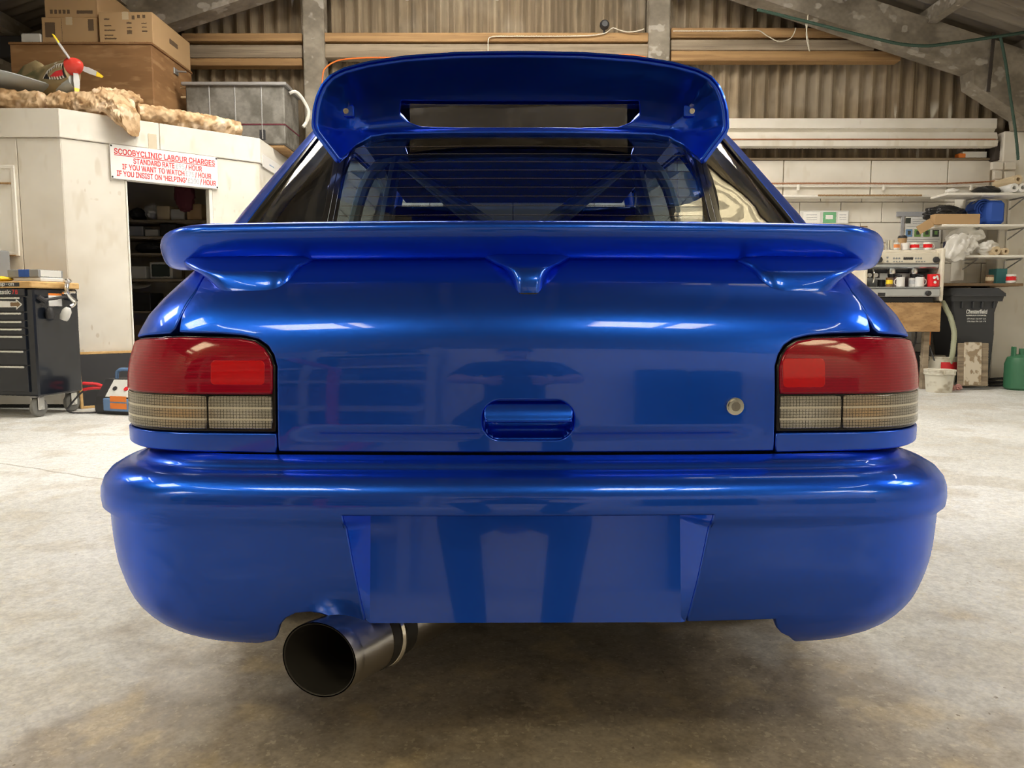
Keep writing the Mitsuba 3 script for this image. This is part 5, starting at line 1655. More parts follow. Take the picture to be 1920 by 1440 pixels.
mat('bucket_white', mikit.proc(lambda p, n, uv: mix((.60, .58, .50), (.38, .34, .26), smoothstep(.5, .75, fbm(p.x * 14, p.y * 14, p.z * 14, 3)))), .55)
bucket(1757, 728, 8.05, .155, .178, .325, 'white bucket with a red band behind the smaller one', band='red_plastic')
bucket(1760, 733, 7.62, .115, .135, .205, 'dirty white lidded bucket in front of the bench', lid=True)
solo('black_bin', moved(lathe([(0, 0), (.13, 0), (.16, .36), (.15, .36), (.125, .02), (0, .02)], 28), T_(at(1706, 722, 8.27) * [1, 1, 0] + [0, 0, .001])), 'box_black', 'round black bin standing half hidden left of the buckets', 'bin', smooth=40)
solo('foil_packet', lump(at(1785, 724, 7.75) * [1, 1, 0] + [0, 0, .03], [.035, .03, .03], 3, .45, 4, flat=.001), 'foil', 'crumpled shiny packet on the floor right of the buckets, nearer one', 'packet', 'crumpled packets by the buckets')
solo('foil_packet', lump(at(1797, 724, 7.8) * [1, 1, 0] + [0, 0, .03], [.035, .03, .03], 8, .45, 4, flat=.001), 'foil', 'crumpled shiny packet next to the wheelie bin foot', 'packet', 'crumpled packets by the buckets')
mat('foil', (.55, .30, .28), .25, metal=.5)

# ------------------------------------------------------------------ wheelie bin
mat('bin_grey', (.035, .038, .044), .5)
WB = thing('wheelie_bin', 'dark grey wheelie bin with white council lettering beside the coffee bench', 'wheelie bin')
BYf = 7.95
ztop = at(1830, 556, BYf)[2]
zlid = min(at(1830, 540, BYf)[2], at(1860, 531, 8.02)[2] - .036)
xa0, xa1 = at(1787, 560, BYf)[0], at(1872, 560, BYf)[0]
xb0, xb1 = at(1798, 718, BYf)[0], at(1858, 718, BYf)[0]


def quad_loft(levels, n=12):
    S = []
    for z, x0, x1, y0, y1, c in levels:
        p_ = sbox(x0, y0, x1, y1).buffer(-c).buffer(c, quad_segs=3)
        S.append(np.c_[np.array(p_.exterior.coords)[:-1], np.full(len(p_.exterior.coords) - 1, z)])
    return loft(np.array(S), caps=True)


put('bin_body', quad_loft([(.06, xb0, xb1, BYf + .03, BYf + .40, .03), (.55, (xa0 + xb0) / 2 - .01, (xa1 + xb1) / 2 + .01, BYf + .015, BYf + .46, .03), (ztop - .17, xa0 + .005, xa1 - .02, BYf, BYf + .51, .03), (ztop - .005, xa0 - .02, xa1 + .012, BYf - .02, BYf + .53, .03)]), 'bin_grey', WB, smooth=35)
put('rim', quad_loft([(ztop - .05, xa0 - .035, xa1 + .03, BYf - .035, BYf + .54, .02), (ztop, xa0 - .04, xa1 + .04, BYf - .04, BYf + .545, .02)]), 'bin_grey', WB, smooth=35)
put('lid', quad_loft([(ztop + .001, xa0 - .045, xa1 + .055, BYf - .055, BYf + .55, .03), (ztop + .03, xa0 - .045, xa1 + .055, BYf - .055, BYf + .55, .03), (zlid, xa0 - .01, xa1 + .02, BYf + .0, BYf + .52, .05)]), 'bin_grey', WB, smooth=35)
put('handle_bar', rod((xa0 - .02, BYf + .57, ztop - .02), (xa1 + .02, BYf + .57, ztop - .02), .018), 'bin_grey', WB)
for x_ in (xb0 - .02, xb1 + .02):
    put('bin_wheel', moved(trimesh.creation.cylinder(radius=.10, height=.04, sections=24), rot([0, 1, 0], 90), T_([x_, BYf + .40, .1005])), 'black_rubber', WB)
for f in (.18, .42, .62, .88):
    x_ = xa0 + (xa1 - xa0) * f
    put('rim_rib', bx(x_ - .008, x_ + .008, BYf - .034, BYf, ztop - .12, ztop - .05, .003), 'bin_grey', WB)
yl = BYf - .0085
slant = lambda z: BYf + (ztop - .17 - z) * .030 - .006


def bin_text(s_, px0, px1, py, h, bold=False):
    a, b = at(px0, py, BYf), at(px1, py, BYf)
    m = moved(upright(text(s_, h, .004, bold, width=b[0] - a[0])), T_([a[0], slant(a[2]) + .002, a[2]]))
    put('lettering', m, 'text_white', WB)


bin_text('Chesterfield', 1811, 1850, 588, .040, True)
bin_text('BOROUGH COUNCIL', 1811, 1849, 592.5, .013, True)
bin_text('01246 34 57 34', 1813, 1848, 599, .015)
bin_text('01246 34 56 79', 1813, 1848, 604, .015)
solo('timber_offcut', cat_([moved(pbox(1797, 1858, 643, 724, 7.80, .03, .004), rot([1, 0, 0], -4, (0, 7.8, 0)))]), 'grey_timber', 'weathered board leaning against the foot of the wheelie bin', 'board')
k = [k for k in scene if k.startswith('timber_offcut')][0]
mat('peeling_paint', mikit.proc(lambda p, n, uv: mix((.58, .52, .42), (.30, .23, .15), smoothstep(.5, .62, fbm(p.x * 22, p.y * 10, p.z * 16, 4)))), .8)
put('peeling_face', moved(pbox(1808, 1845, 642, 722, 7.788, .012, .002), rot([1, 0, 0], -4, (0, 7.8, 0))), 'peeling_paint', 'timber_offcut')
GB = thing('gas_bottle', 'green gas bottle on the floor at the right edge', 'gas bottle')
mat('bottle_green', (.045, .16, .085), .45)
c_ = at(1919, 730, 7.75) * [1, 1, 0] + [0.03, 0.1, .001]
put('cylinder', moved(lathe([(0, 0), (.13, 0), (.15, .02), (.152, .26), (.13, .33), (.06, .36), (0, .36)], 32), T_(c_)), 'bottle_green', GB, smooth=40)
put('collar', moved(cat_([bx(-.10, -.075, -.03, .03, .30, .44, .006), bx(.075, .10, -.03, .03, .30, .44, .006), lathe([(0, .36), (.03, .36), (.03, .42), (0, .42)], 16)]), T_(c_)), 'bottle_green', GB)
a = np.linspace(0, 2 * math.pi * 5, 150)
cc = at(1876, 714, 8.25)
rr = .20 + .03 * np.sin(a * .37 + 1)
solo('cable_coil', tube(np.stack([cc[0] + rr * np.cos(a), 8.25 + rr * .55 * np.sin(a), .012 + a / a[-1] * .07 + .012 * np.sin(a * 1.3)], 1), .010, 6), 'box_black', 'coil of black cable on the floor between wheelie bin and gas bottle', 'cable', smooth=40)

# ------------------------------------------------------------------ shelves at the right edge
SHY = 8.02
RS = thing('wall_shelves', 'white wall shelves above the worktop at the right edge', 'shelves')
zs = [at(1850, py, SHY)[2] for py in (361, 420, 478)]
for k, (px0, d) in enumerate(((1774, .32), (1768, .32), (1790, .30))):
    put('shelf_board', bx(at(px0, 400, SHY)[0], 5.35, SHY, SHY + d, zs[k] - .026, zs[k], .004), 'white_trim', RS)
for x_ in (at(1800, 450, 8.4)[0], at(1880, 450, 8.4)[0]):
    put('upright', bx(x_, x_ + .03, SHY + .321, 8.545, zs[2] - .25, zs[0] + .05, .003), 'white_trim', RS)
    for k in range(3):
        put('bracket', cat_([bx(x_ + .008, x_ + .022, SHY + .06, 8.54, zs[k] - .040, zs[k] - .0265, .002), rod((x_ + .015, SHY + .08, zs[k] - .04), (x_ + .015, 8.53, zs[k] - .2), .007)]), 'steel_grey', RS)
WT = thing('worktop', 'dark worktop on the wall behind the wheelie bin', 'worktop')
zw = at(1860, 531, SHY)[2]
put('top', bx(at(1768, 531, SHY)[0], 5.30, SHY, 8.345, zw - .03, zw, .004), 'card_dark', WT)
put('bracket', cat_([bx(4.95, 4.98, SHY + .04, 8.345, zw - .05, zw - .031, .003), rod((4.965, SHY + .08, zw - .05), (4.965, 8.34, zw - .34), .012)]), 'rusty_steel', WT)
put('rear_rail', bx(at(1768, 531, SHY)[0], 5.215, 8.346, 8.548, zw - .03, zw - .002, .004), 'card_dark', WT)

mat('bag_black', (.014, .014, .015), .28)
mat('cloth_white', (.74, .73, .70), .75)
mat('cloth_blue', (.025, .085, .40), .75)


def drape(px0, px1, py0, py1, Y, d, seed, amp=.3, freq=2.6, flat=None, pinch=None):
    a, b = at(px0, py1, Y), at(px1, py0, Y)
    m_ = lump([(a[0] + b[0]) / 2, Y + d / 2, (a[2] + b[2]) / 2], [(b[0] - a[0]) / 2, d / 2, (b[2] - a[2]) / 2], seed, amp, freq, 4, flat=flat)
    return m_


PTOP = zs[0] + .001
solo('black_bag', drape(1836, 1886, 346, 363, SHY + .04, .22, 3, .22, flat=PTOP), 'bag_black', 'flat black bag lying on the top shelf beside the paper rolls', 'bag', smooth=60)
for k, (px, py) in enumerate(((1902, 353), (1918, 354), (1909, 343))):
    c_ = at(px, py, SHY - .03)
    r_ = .044
    c_[2] = PTOP + r_ + (.0 if k < 2 else .084)
    ro = thing('paper_roll', ('pale rolled sheet on the top shelf, ' + ('the lower left one', 'at the picture edge', 'lying on the other two')[k]), 'roll', 'rolls on the top shelf')
    put('roll', moved(trimesh.creation.annulus(.020, r_, .36, sections=28), rot([1, 0, 0], 90), T_([c_[0], SHY + .15, c_[2]])), 'card_pale' if k == 2 else 'paper_white', ro)
solo('glue_pack', drape(1778, 1802, 352, 363, SHY + .05, .1, 9, .35, flat=PTOP), 'cloth_white', 'small crumpled white pack at the left end of the top shelf', 'pack')
GP = thing('sealant_box', 'orange and white carton lying on the block ledge under the beam', 'box')
put('carton', bx(at(1806, 300, 8.5)[0], at(1851, 300, 8.5)[0], 8.51, 8.585, 2.453, at(0, 289, 8.5)[2] if False else 2.52, .004), 'paper_white', GP)
put('orange_end', bx(at(1798, 300, 8.5)[0], at(1811, 300, 8.5)[0], 8.507, 8.588, 2.453, 2.500, .004), 'orange_plastic', GP)
P2 = zs[1] + .001
bl = thing('blue_mat', 'rolled blue mat on the middle shelf behind the cardboard tray', 'mat')
c_ = at(1850, 394, SHY + .1)
rb = (c_[2] - P2) if False else .10
spir = np.array([(( .012 + .088 * t) * math.cos(t * 22), (.012 + .088 * t) * math.sin(t * 22)) for t in np.linspace(0, 1, 150)])
roll_ = LineString(spir).buffer(.0085)
put('roll', moved(prism(roll_ if roll_.geom_type == 'Polygon' else max(roll_.geoms, key=lambda g: g.area), .16), rot([1, 0, 0], 90), T_([c_[0], SHY + .30, P2 + .06 + .109])), 'cloth_blue', bl)
put('flap', bx(c_[0] - .02, c_[0] + .165, SHY + .14, SHY + .30, P2 + .001, P2 + .055, .02), 'cloth_blue', bl, smooth=40)
solo('blue_bundle', pbox(1882, 1916, 374, 421, SHY + .05, .24, .03) if False else bx(at(1881, 0, SHY)[0], at(1916, 0, SHY)[0], SHY + .04, SHY + .26, P2, at(1890, 374, SHY)[2], .035), 'cloth_blue', 'tall blue folded bundle at the right end of the middle shelf', 'bundle', smooth=40)
CBt = thing('cardboard_tray', 'open cardboard tray at the front of the middle shelf', 'box')
ax0, ax1, azt = at(1776, 0, SHY)[0], at(1862, 0, SHY)[0], at(1800, 401, SHY)[2]
for q_ in ((ax0, ax1, SHY + .006, SHY + .012, P2, azt), (ax0, ax1, SHY + .10, SHY + .106, P2, azt), (ax0, ax0 + .006, SHY + .0125, SHY + .0995, P2, azt), (ax1 - .006, ax1, SHY + .0125, SHY + .0995, P2, azt), (ax0 + .0065, ax1 - .0065, SHY + .0125, SHY + .0995, P2, P2 + .005)):
    put('side', bx(*q_), 'card', CBt)
fl = moved(bx(-.16, 0, 0, .006, 0, .09), rot([0, 0, 1], 0), rot([0, 1, 0], -32), T_([ax0 - .002, SHY + .02, azt - .12]))
put('flap', fl, 'card', CBt)
solo('refuse_sack', drape(1742, 1822, 384, 421, SHY + .115, .20, 5, .35, 2.4, flat=P2), 'bag_black', 'crumpled black refuse sack on the middle shelf behind the cardboard tray', 'sack', smooth=60)
P3 = zs[2] + .001


def cloth(px, py, wpx, hpx, Y, seed):
    """crumpled sheet: a pleated surface with thickness"""
    a, b = at(px - wpx, py + hpx, Y), at(px + wpx, py - hpx, Y)
    u, v = np.meshgrid(np.linspace(0, 1, 40), np.linspace(0, 1, 40), indexing='ij')
    return a, b, u, v


def hang(points, widths, Y, depth, seed, n=40, m=36):
    """a bunched cloth following a path, its section pleated"""
    p_ = spline(points, n)
    w_ = np.interp(np.linspace(0, 1, n), np.linspace(0, 1, len(widths)), widths)
    ang = np.arange(m) * 2 * np.pi / m
    S = []
    t = np.gradient(p_, axis=0)
    t /= np.linalg.norm(t, axis=1, keepdims=True)
    for i in range(n):
        side = np.cross(t[i], [0, 1.0, 0])
        side /= np.linalg.norm(side) + 1e-9
        k = 1 + .22 * np.sin(ang * 5 + seed + i * .12) + .15 * np.sin(ang * 9 - i * .2 + seed * 2) + .5 * (meshkit.noise(np.stack([ang * 1.5, np.full(m, i * .22), np.full(m, seed)], 1)) - .5)
        S.append(p_[i] + (np.cos(ang) * k * w_[i])[:, None] * side + (np.sin(ang) * k * min(depth, w_[i]))[:, None] * np.array([0, 1.0, 0]))
    return loft(np.array(S), caps=True)


WC = thing('white_cloth', 'large white cloth bunched on the lower shelf and hanging over its edge', 'cloth')
put('bunch', hang([at(1775, 450, SHY + .12), at(1800, 445, SHY + .14), at(1832, 441, SHY + .15), at(1846, 446, SHY + .15)], [.03, .10, .09, .015], SHY, .07, 2), 'cloth_white', WC, smooth=50)
put('hanging_end', hang([at(1812, 446, SHY + .06), at(1797, 462, SHY - .02), at(1784, 476, SHY - .05), at(1777, 488, SHY - .05)], [.06, .10, .11, .06], SHY, .045, 6), 'cloth_white', WC, smooth=50)
put('fold', hang([at(1825, 448, SHY + .1), at(1812, 462, SHY + .04), at(1798, 478, SHY + .0)], [.07, .08, .03], SHY, .05, 11), 'cloth_white', WC, smooth=50)
solo('white_bag', hang([at(1832, 466, SHY + .12), at(1845, 466, SHY + .1), at(1858, 461, SHY + .12), at(1872, 459, SHY + .13)], [.03, .068, .055, .008], SHY, .06, 15), 'cloth_white', 'small crumpled white bag on the lower shelf right of the cloth', 'bag', smooth=50)
solo('ink_box', bx(at(1801, 0, SHY + .2)[0], at(1822, 0, SHY + .2)[0], SHY + .21, SHY + .285, P3, at(0, 452, SHY + .2)[2], .004), 'ink_navy', 'dark navy carton behind the white cloth on the lower shelf', 'box')
mat('ink_navy', (.02, .022, .06), .5)
for k, (px, r_) in enumerate(((1897, .044), (1915, .036))):
    ro = thing('tape_roll', ('large paper roll with a hollow core on the lower shelf' if k == 0 else 'smaller cardboard roll at the right end of the lower shelf'), 'roll')
    put('roll', moved(trimesh.creation.annulus(.016, r_, .22, sections=28), rot([1, 0, 0], 90), rot([0, 0, 1], 6), T_([at(px, 0, SHY)[0], SHY + .125, P3 + r_])), 'card_pale', ro)
zw += .0005
mug(1855, 530, SHY + .06, .038, .085, 'mug_brown', 'small brown patterned mug on the dark worktop', 0, 'mugs on the dark worktop', z=zw, band='card_pale')
mug(1895, 530, SHY + .06, .045, .092, 'mug_white', 'red and white mug at the right end of the dark worktop', 1, 'mugs on the dark worktop', z=zw, band='mug_red')
mat('teal', (.05, .22, .24), .5)
solo('teal_box', bx(at(1895, 0, SHY + .2)[0], at(1916, 0, SHY + .2)[0], SHY + .16, SHY + .30, zw, at(0, 504, SHY + .2)[2], .004), 'teal', 'teal carton behind the red and white mug', 'box')
solo('maroon_tray', moved(bx(at(1768, 0, 7.95)[0], at(1794, 0, 7.95)[0] - .01, SHY + .02, SHY + .2, zw + .001, zw + .02, .004)), 'maroon', 'flat maroon tray at the left end of the dark worktop', 'tray')

# ------------------------------------------------------------------ cables, ropes and lamps under the roof
mat('cable_white', (.66, .62, .52), .5)
mat('rope_green', (.035, .075, .055), .6)
mat('cable_orange', (.72, .17, .03), .45)
solo('white_cable', tube(spline([at(915, 96, 8.44), at(916, 72, 8.44), at(930, 68, 8.44), at(1040, 68, 8.44), at(1100, 67, 8.44), at(1135, 62, 8.44), at(1150, 52, 8.44), at(1160, 56, 8.44), at(1180, 60, 8.43), at(1208, 54, 8.40)], 60), .006, 6), 'cable_white', 'thin white cable looped along the timber rail above the spoiler', 'cable', smooth=40)
solo('white_cable', tube(spline([at(1262, 58, 8.40), at(1340, 58, 8.40), at(1420, 57, 8.40), at(1440, 68, 8.40), at(1462, 78, 8.40), at(1482, 72, 8.40), at(1492, 52, 8.40)], 60), .006, 6), 'cable_white', 'thin white cable sagging from the rail right of the post', 'cable', smooth=40)
solo('white_cable', tube(spline([at(1515, 28, 8.1), at(1512, 60, 8.12), at(1518, 96, 8.2), at(1514, 70, 8.16), at(1511, 44, 8.1)], 40), .006, 6), 'cable_white', 'short loop of white cable hanging below the right rafter', 'cable', smooth=40)
solo('orange_cable', tube(spline([at(604, 190, 8.38), at(606, 135, 8.38), at(640, 112, 8.42), at(700, 108, 8.42), at(1000, 112, 8.42), at(1180, 103, 8.42), at(1212, 108, 8.40)], 80), .008, 6), 'cable_orange', 'orange cable running along the rail behind the spoiler', 'cable', smooth=40)
solo('round_siren', cat_([moved(lathe([(0, 0), (.048, 0), (.05, .03), (.03, .06), (0, .06)], 20), rot([1, 0, 0], 90), T_(at(1133, 48, 8.44))), rod(at(1133, 52, 8.44), at(1133, 64, 8.46), .012)]), 'box_black', 'small round black siren on the rail left of the right post', 'siren', smooth=40)
solo('green_hose', tube(spline([at(1420, 18, 8.08), at(1530, 45, 8.08), at(1640, 72, 8.06), at(1700, 84, 8.06), at(1735, 86, 8.06), at(1790, 80, 8.06), at(1860, 70, 8.04), at(1925, 60, 8.0)], 60), .016, 8), 'rope_green', 'dark green hose looped along the right rafter', 'hose', smooth=40)
solo('green_rope', tube(spline([at(1876, 70, 8.04), at(1884, 110, 8.05), at(1895, 185, 8.05), at(1905, 255, 8.05), at(1909, 300, 8.05)], 30), .014, 8), 'rope_green', 'dark green rope hanging down from the knee of the frame', 'rope', smooth=40)
solo('hanger_strap', moved(pbox(1855, 1868, 60, 172, 8.085, .012, .002), rot([0, 1, 0], 2.5, at(1862, 60, 8.085))), 'rusty_steel', 'rusty flat steel strap hanging on the right knee of the frame', 'strap')

LT = 0


def tube_light(x0, x1, y0, y1, z, label, along='x'):
    k = thing('fluorescent_light', label, 'light fitting', 'fluorescent lights under the roof')
    if along == 'x':
        put('housing', bx(x0, x1, y0 - .04, y0 + .04, z, z + .055, .01), 'white_trim', k)
        e = rod((x0 + .03, y0, z - .022), (x1 - .03, y0, z - .022), .013, 12)
        ends = [bx(x0, x0 + .03, y0 - .02, y0 + .02, z - .045, z, .004), bx(x1 - .03, x1, y0 - .02, y0 + .02, z - .045, z, .004)]
        ropes = [((x0 + .15), y0), ((x1 - .15), y0)]
    else:
        put('housing', bx(x0 - .04, x0 + .04, y0, y1, z, z + .055, .01), 'white_trim', k)
        e = rod((x0, y0 + .03, z - .022), (x0, y1 - .03, z - .022), .013, 12)
        ends = [bx(x0 - .02, x0 + .02, y0, y0 + .03, z - .045, z, .004), bx(x0 - .02, x0 + .02, y1 - .03, y1, z - .045, z, .004)]
        ropes = [(x0, y0 + .15), (x0, y1 - .15)]
    put('end_cap', cat_(ends), 'white_trim', k)
    sh = mikit.ply(e, 'white_trim', smooth=40)
    sh['emitter'] = {'type': 'area', 'radiance': {'type': 'rgb', 'value': list(TUBE)}}
    put('tube', sh, None, k)
    put('suspension', cat_([rod((a, b, z + .055), (a, b, roof_z(a) - .03), .004, 6) for a, b in ropes]), 'steel_grey', k)


zl = at(850, -9, 7.7)[2]
tube_light(at(760, 0, 7.7)[0], at(935, 0, 7.7)[0], 7.7, 7.7, zl, 'fluorescent light hanging before the gable at the top of the picture')
for k, (x_, y_) in enumerate(((-2.6, -2.2), (2.9, -1.6), (-3.4, 1.4), (3.4, 2.2))):
    tube_light(x_, x_, y_, y_ + 1.5, roof_z(x_) - .55, 'fluorescent light along the shed, ' + ('left behind the camera', 'right behind the camera', 'left above the car', 'right above the car')[k], 'y')


# ------------------------------------------------------------------ behind the camera: what the paintwork mirrors
mat('skin', (.50, .30, .21), .5)
mat('shirt_black', (.012, .013, .016), .8)
mat('trousers_dark', (.022, .024, .032), .8)
mat('hair_dark', (.04, .028, .02), .7)
mat('rack_pale', (.52, .53, .54), .5)


def chain(points, radii):
    out = []
    for (a, b), (r0, r1) in zip(zip(points[:-1], points[1:]), zip(radii[:-1], radii[1:])):
        s0 = m3.Manifold.sphere(r0, 20).translate(list(map(float, a)))
        s1 = m3.Manifold.sphere(r1, 20).translate(list(map(float, b)))
        out.append(m3.Manifold.batch_hull([s0, s1]))
    return out


def soft(bones, edge=.02, it=12):
    k = bones[0]
    for b in bones[1:]:
        k = k + b
    m = unman(k.refine_to_length(edge))
    m.merge_vertices()
    trimesh.smoothing.filter_taubin(m, iterations=it)
    return m


PX, PY = .03, -.42
P_ = lambda x, y, z: np.array([PX + x, PY + y, z])
pelvis, chest, neck, head = P_(0, -.34, .60), P_(0, -.24, .98), P_(0, -.17, 1.17), P_(0, -.11, 1.31)
bones = chain([pelvis, P_(0, -.31, .78), chest], [.150, .145, .155]) + chain([chest, neck, P_(0, -.14, 1.24)], [.13, .062, .056])
bones += [m3.Manifold.batch_hull([m3.Manifold.sphere(.085, 20).translate(list(P_(s * .15, -.20, 1.05))) for s in (-1, 1)])]
bones += [m3.Manifold.batch_hull([m3.Manifold.sphere(.10, 20).translate(list(P_(s * .08, -.34, .58))) for s in (-1, 1)])]
for s in (-1, 1):
    sh, el, wr = P_(s * .19, -.19, 1.06), P_(s * .27, .05, .86), P_(s * .115, .335, .815)
    bones += chain([sh, el, wr], [.062, .048, .030])
    hp, kn, an, toe = P_(s * .10, -.33, .58), P_(s * .21, .10, .50), P_(s * .17, -.16, .09), P_(s * .19, .02, .045)
    bones += chain([hp, kn, an], [.098, .066, .045]) + chain([an, toe], [.045, .036])
    pc = P_(s * .095, .388, .815)
    bones += [m3.Manifold.batch_hull([m3.Manifold.sphere(.020, 16).translate(list(map(float, q))) for q in (wr, pc + [0, -.02, .028], pc + [0, -.02, -.028], pc + [-s * .004, .01, .022], pc + [-s * .004, .01, -.022])])]
    for k, (dz, L) in enumerate(((.030, .9), (.010, 1.0), (-.011, .95), (-.031, .78))):
        a = pc + [-s * .002, .012, dz]
        bones += chain([a, a + np.array([-s * .008, .016, 0]) * L, a + np.array([-s * .030, .020, -.002]) * L], [.0095, .009, .008])
    a = pc + [-s * .005, -.012, .030]
    bones += chain([a, a + [-s * .022, .000, .014], a + [-s * .040, .006, .008]], [.011, .010, .0085])
hd = m3.Manifold.batch_hull([m3.Manifold.sphere(.078, 24).translate(list(head + [0, -.012, .035])), m3.Manifold.sphere(.060, 24).translate(list(head + [0, .012, -.035])), m3.Manifold.sphere(.034, 20).translate(list(head + [0, .050, -.075]))])
bones += [hd] + chain([head + [0, .078, .018], head + [0, .102, -.018]], [.010, .016])
for s in (-1, 1):
    bones += chain([head + [s * .078, -.01, .015], head + [s * .080, -.012, -.02]], [.014, .012])
PE = thing('person', 'person crouching behind the car in a black shirt and dark cap, holding up a phone', 'person')
put('body', soft(bones, .014, 8), 'skin', PE, smooth=True)
shirt = chain([P_(0, -.34, .62), P_(0, -.31, .78), chest], [.166, .160, .170]) + chain([chest, P_(0, -.185, 1.13)], [.145, .078])
shirt += [m3.Manifold.batch_hull([m3.Manifold.sphere(.098, 20).translate(list(P_(s * .15, -.20, 1.05))) for s in (-1, 1)])]
for s in (-1, 1):
    sh, el = P_(s * .19, -.19, 1.06), P_(s * .27, .05, .86)
    shirt += chain([sh, sh + (el - sh) * .72], [.077, .068])
put('shirt', soft(shirt, .02, 8), 'shirt_black', PE, smooth=True)
tr = [m3.Manifold.batch_hull([m3.Manifold.sphere(.118, 20).translate(list(P_(s * .08, -.34, .59))) for s in (-1, 1)])]
for s in (-1, 1):
    hp, kn, an = P_(s * .10, -.33, .58), P_(s * .21, .10, .50), P_(s * .17, -.16, .12)
    tr += chain([hp, kn, an], [.112, .080, .064])
put('trousers', soft(tr, .02, 8), 'trousers_dark', PE, smooth=True)
for s in (-1, 1):
    sb = [m3.Manifold.batch_hull([m3.Manifold.sphere(r_, 16).translate(list(map(float, P_(s * x_, y_, z_)))) for x_, y_, z_, r_ in ((.17, -.19, .06, .055), (.18, -.08, .07, .055), (.195, .07, .042, .040), (.16, -.21, .03, .028), (.17, .07, .03, .026), (.22, .05, .03, .026))])]
    put('shoe', soft(sb, .02, 4), 'box_black', PE, smooth=True)
cap = m3.Manifold.sphere(.094, 32).translate(list(head + [0, -.010, .042])).trim_by_plane((0, -.25, 1.0), float(np.dot(head + [0, 0, .035], (0, -.25, 1.0)) / math.hypot(.25, 1)))
cap = cap + m3.Manifold.cylinder(.010, .072, .066, 28).translate(list(head + [0, .075, .056]))
put('cap', unman(cap), 'shirt_black', PE, smooth=40)
for s in (-1, 1):
    put('eye', trimesh.creation.icosphere(2, .011).apply_translation(head + [s * .030, .068, .012]), 'box_white', PE, smooth=True)
    put('iris', trimesh.creation.icosphere(2, .006).apply_translation(head + [s * .030, .075, .011]), 'box_black', PE, smooth=True)
put('mouth', lump(head + [0, .080, -.052], [.022, .006, .006], 2, .05), 'maroon', PE, smooth=True)
solo('phone', bx(-.072, .072, -.020, -.012, .785, .857, .003), 'box_black', 'dark phone held up in both hands of the crouching person', 'phone')

# racking on the left of the wall behind
RK = thing('storage_rack', 'pale steel storage rack against the white wall behind the camera', 'rack')
rx_ = (-.80, -2.15, -3.5, -4.85)
for x in rx_:
    put('upright', bx(x - .05, x + .05, -3.72, -3.66, 0, 2.75, .004), 'rack_pale', RK)
    put('upright', bx(x - .05, x + .05, -4.50, -4.44, 0, 2.75, .004), 'rack_pale', RK)
rz = (.55, 1.15, 1.75, 2.35)
for z in rz:
    put('beam', bx(rx_[-1], rx_[0], -3.74, -3.70, z - .09, z, .003), 'rack_pale', RK)
    put('deck', bx(rx_[-1], rx_[0], -4.44, -3.74, z - .03, z - .005, .003), 'grey_timber', RK)
for k, (x, z, w, h_, m_) in enumerate([(-1.0, 0, .8, .42, 'box_black'), (-1.95, 0, .9, .40, 'card_dark'), (-3.2, 0, 1.0, .42, 'box_black'), (-.95, 1, .5, .36, 'box_black'), (-1.6, 1, .4, .30, 'jump_blue'), (-2.4, 1, .9, .38, 'box_grey'), (-3.6, 1, 1.0, .4, 'box_black'), (-.98, 2, .9, .35, 'card_dark'), (-2.0, 2, .55, .4, 'box_black'), (-2.8, 2, .7, .3, 'box_grey'), (-3.7, 2, .9, .4, 'box_black'), (-1.05, 3, .8, .33, 'box_black'), (-2.3, 3, .9, .33, 'card'), (-3.5, 3, .9, .33, 'box_black'), (-1.1, -1, 1.2, .40, 'box_black'), (-2.5, -1, 1.2, .38, 'card_dark')]):
    zb = rz[z] if z >= 0 else .0
    solo('rack_box', bx(x - w, x, -4.35, -3.85, zb + .001, zb + h_, .01), m_, {'box_black': 'black', 'card_dark': 'dark brown', 'jump_blue': 'blue', 'box_grey': 'grey', 'card': 'tan'}[m_] + ' box on the ' + ('first', 'second', 'third', 'top', 'floor level')[z] + ' shelf of the rack, ' + f'{"right" if x > -1.5 else "middle" if x > -3 else "left"} bay', 'box', 'boxes on the rack')

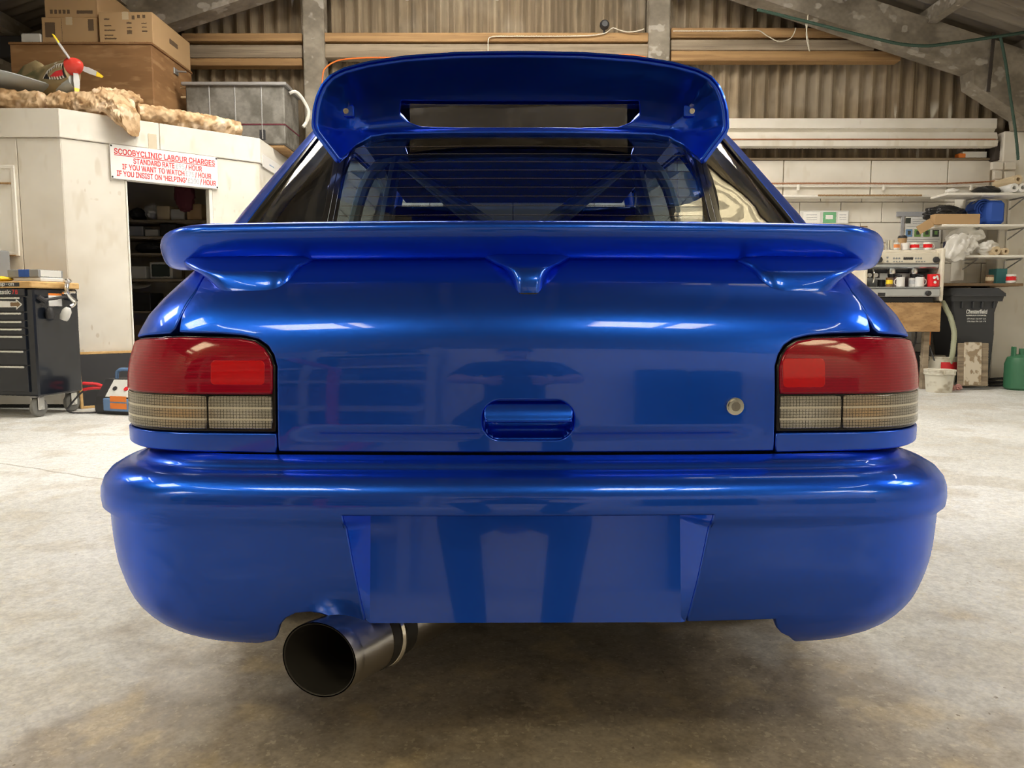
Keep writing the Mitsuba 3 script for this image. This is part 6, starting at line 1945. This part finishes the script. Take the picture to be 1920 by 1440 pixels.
# stacks of tyres and an engine crane
ty = mikit.ply(lathe([(.19, -.085), (.21, -.10), (.28, -.10), (.298, -.08), (.302, 0), (.298, .08), (.28, .10), (.21, .10), (.19, .085), (.185, 0)], 36), 'black_rubber', smooth=40)
for cx in (1.72, 2.36):
    for k in range(8):
        tag(put('tyre', ty, None, to_world=T().translate([cx + float(rng.uniform(-.02, .02)), -4.15 + float(rng.uniform(-.02, .02)), .1005 + k * .2005])), f"black tyre, {('lowest', 'second', 'third', 'fourth', 'fifth', 'sixth', 'seventh', 'topmost')[k]} of the stack {'next to the rack' if cx < 2 else 'next to the grey cabinet'} behind the camera", 'tyre', 'stacked tyres')
EC = thing('engine_crane', 'red engine crane standing behind the camera on the left', 'engine crane')
put('mast', bx(-1.72, -1.62, -3.20, -3.10, .10, 1.55, .008), 'red_plastic', EC)
put('boom', moved(bx(-1.71, -1.63, -3.2, -1.9, 1.50, 1.58, .008), rot([1, 0, 0], 6, (-1.67, -3.15, 1.5))), 'red_plastic', EC)
put('legs', cat_([bx(-2.1, -2.02, -3.2, -1.9, .04, .11, .006), bx(-1.32, -1.24, -3.2, -1.9, .04, .11, .006), bx(-2.1, -1.24, -3.22, -3.12, .04, .12, .006)]), 'red_plastic', EC)
for x in (-2.06, -1.28):
    for y in (-3.15, -1.95):
        put('caster', moved(trimesh.creation.cylinder(radius=.03, height=.03, sections=16), rot([0, 1, 0], 90), T_([x + .06, y, .031])), 'black_rubber', EC)
CB = thing('tool_cabinet', 'dark grey steel cabinet against the white wall behind the camera', 'cabinet')
put('carcass', bx(3.3, 4.6, -4.55, -4.0, .05, 1.25, .01), 'box_grey', CB)
put('plinth', bx(3.33, 4.57, -4.5, -4.03, 0, .05), 'box_black', CB)
for x in (3.32, 3.965):
    d_ = put('door', bx(x, x + .615, -3.998, -3.98, .08, 1.22, .004), 'box_grey', CB)
    put('handle', bx(x + .29, x + .33, -3.979, -3.965, .60, .75, .004), 'alu_strip', d_)
# added dark cupboards on the gable, masking the bright wall seen through the car
for x0, x1, wh in ((-2.3, -1.32, 'left'), (-.72, .74, 'middle'), (1.25, 2.2, 'right')):
    cb = thing('added_cupboard', wh + ' one of three added dark cupboards masking the bright gable wall behind the car', 'cupboard', 'added cupboards behind the car')
    put('carcass', bx(x0, x1, 8.16, 8.548, 1.50, 2.25, .008), 'box_black', cb)
    put('door', bx(x0 + .01, (x0 + x1) / 2 - .003, 8.14, 8.159, 1.51, 2.24, .004), 'box_black', cb)
    put('door', bx((x0 + x1) / 2 + .003, x1 - .01, 8.14, 8.159, 1.51, 2.24, .004), 'box_black', cb)
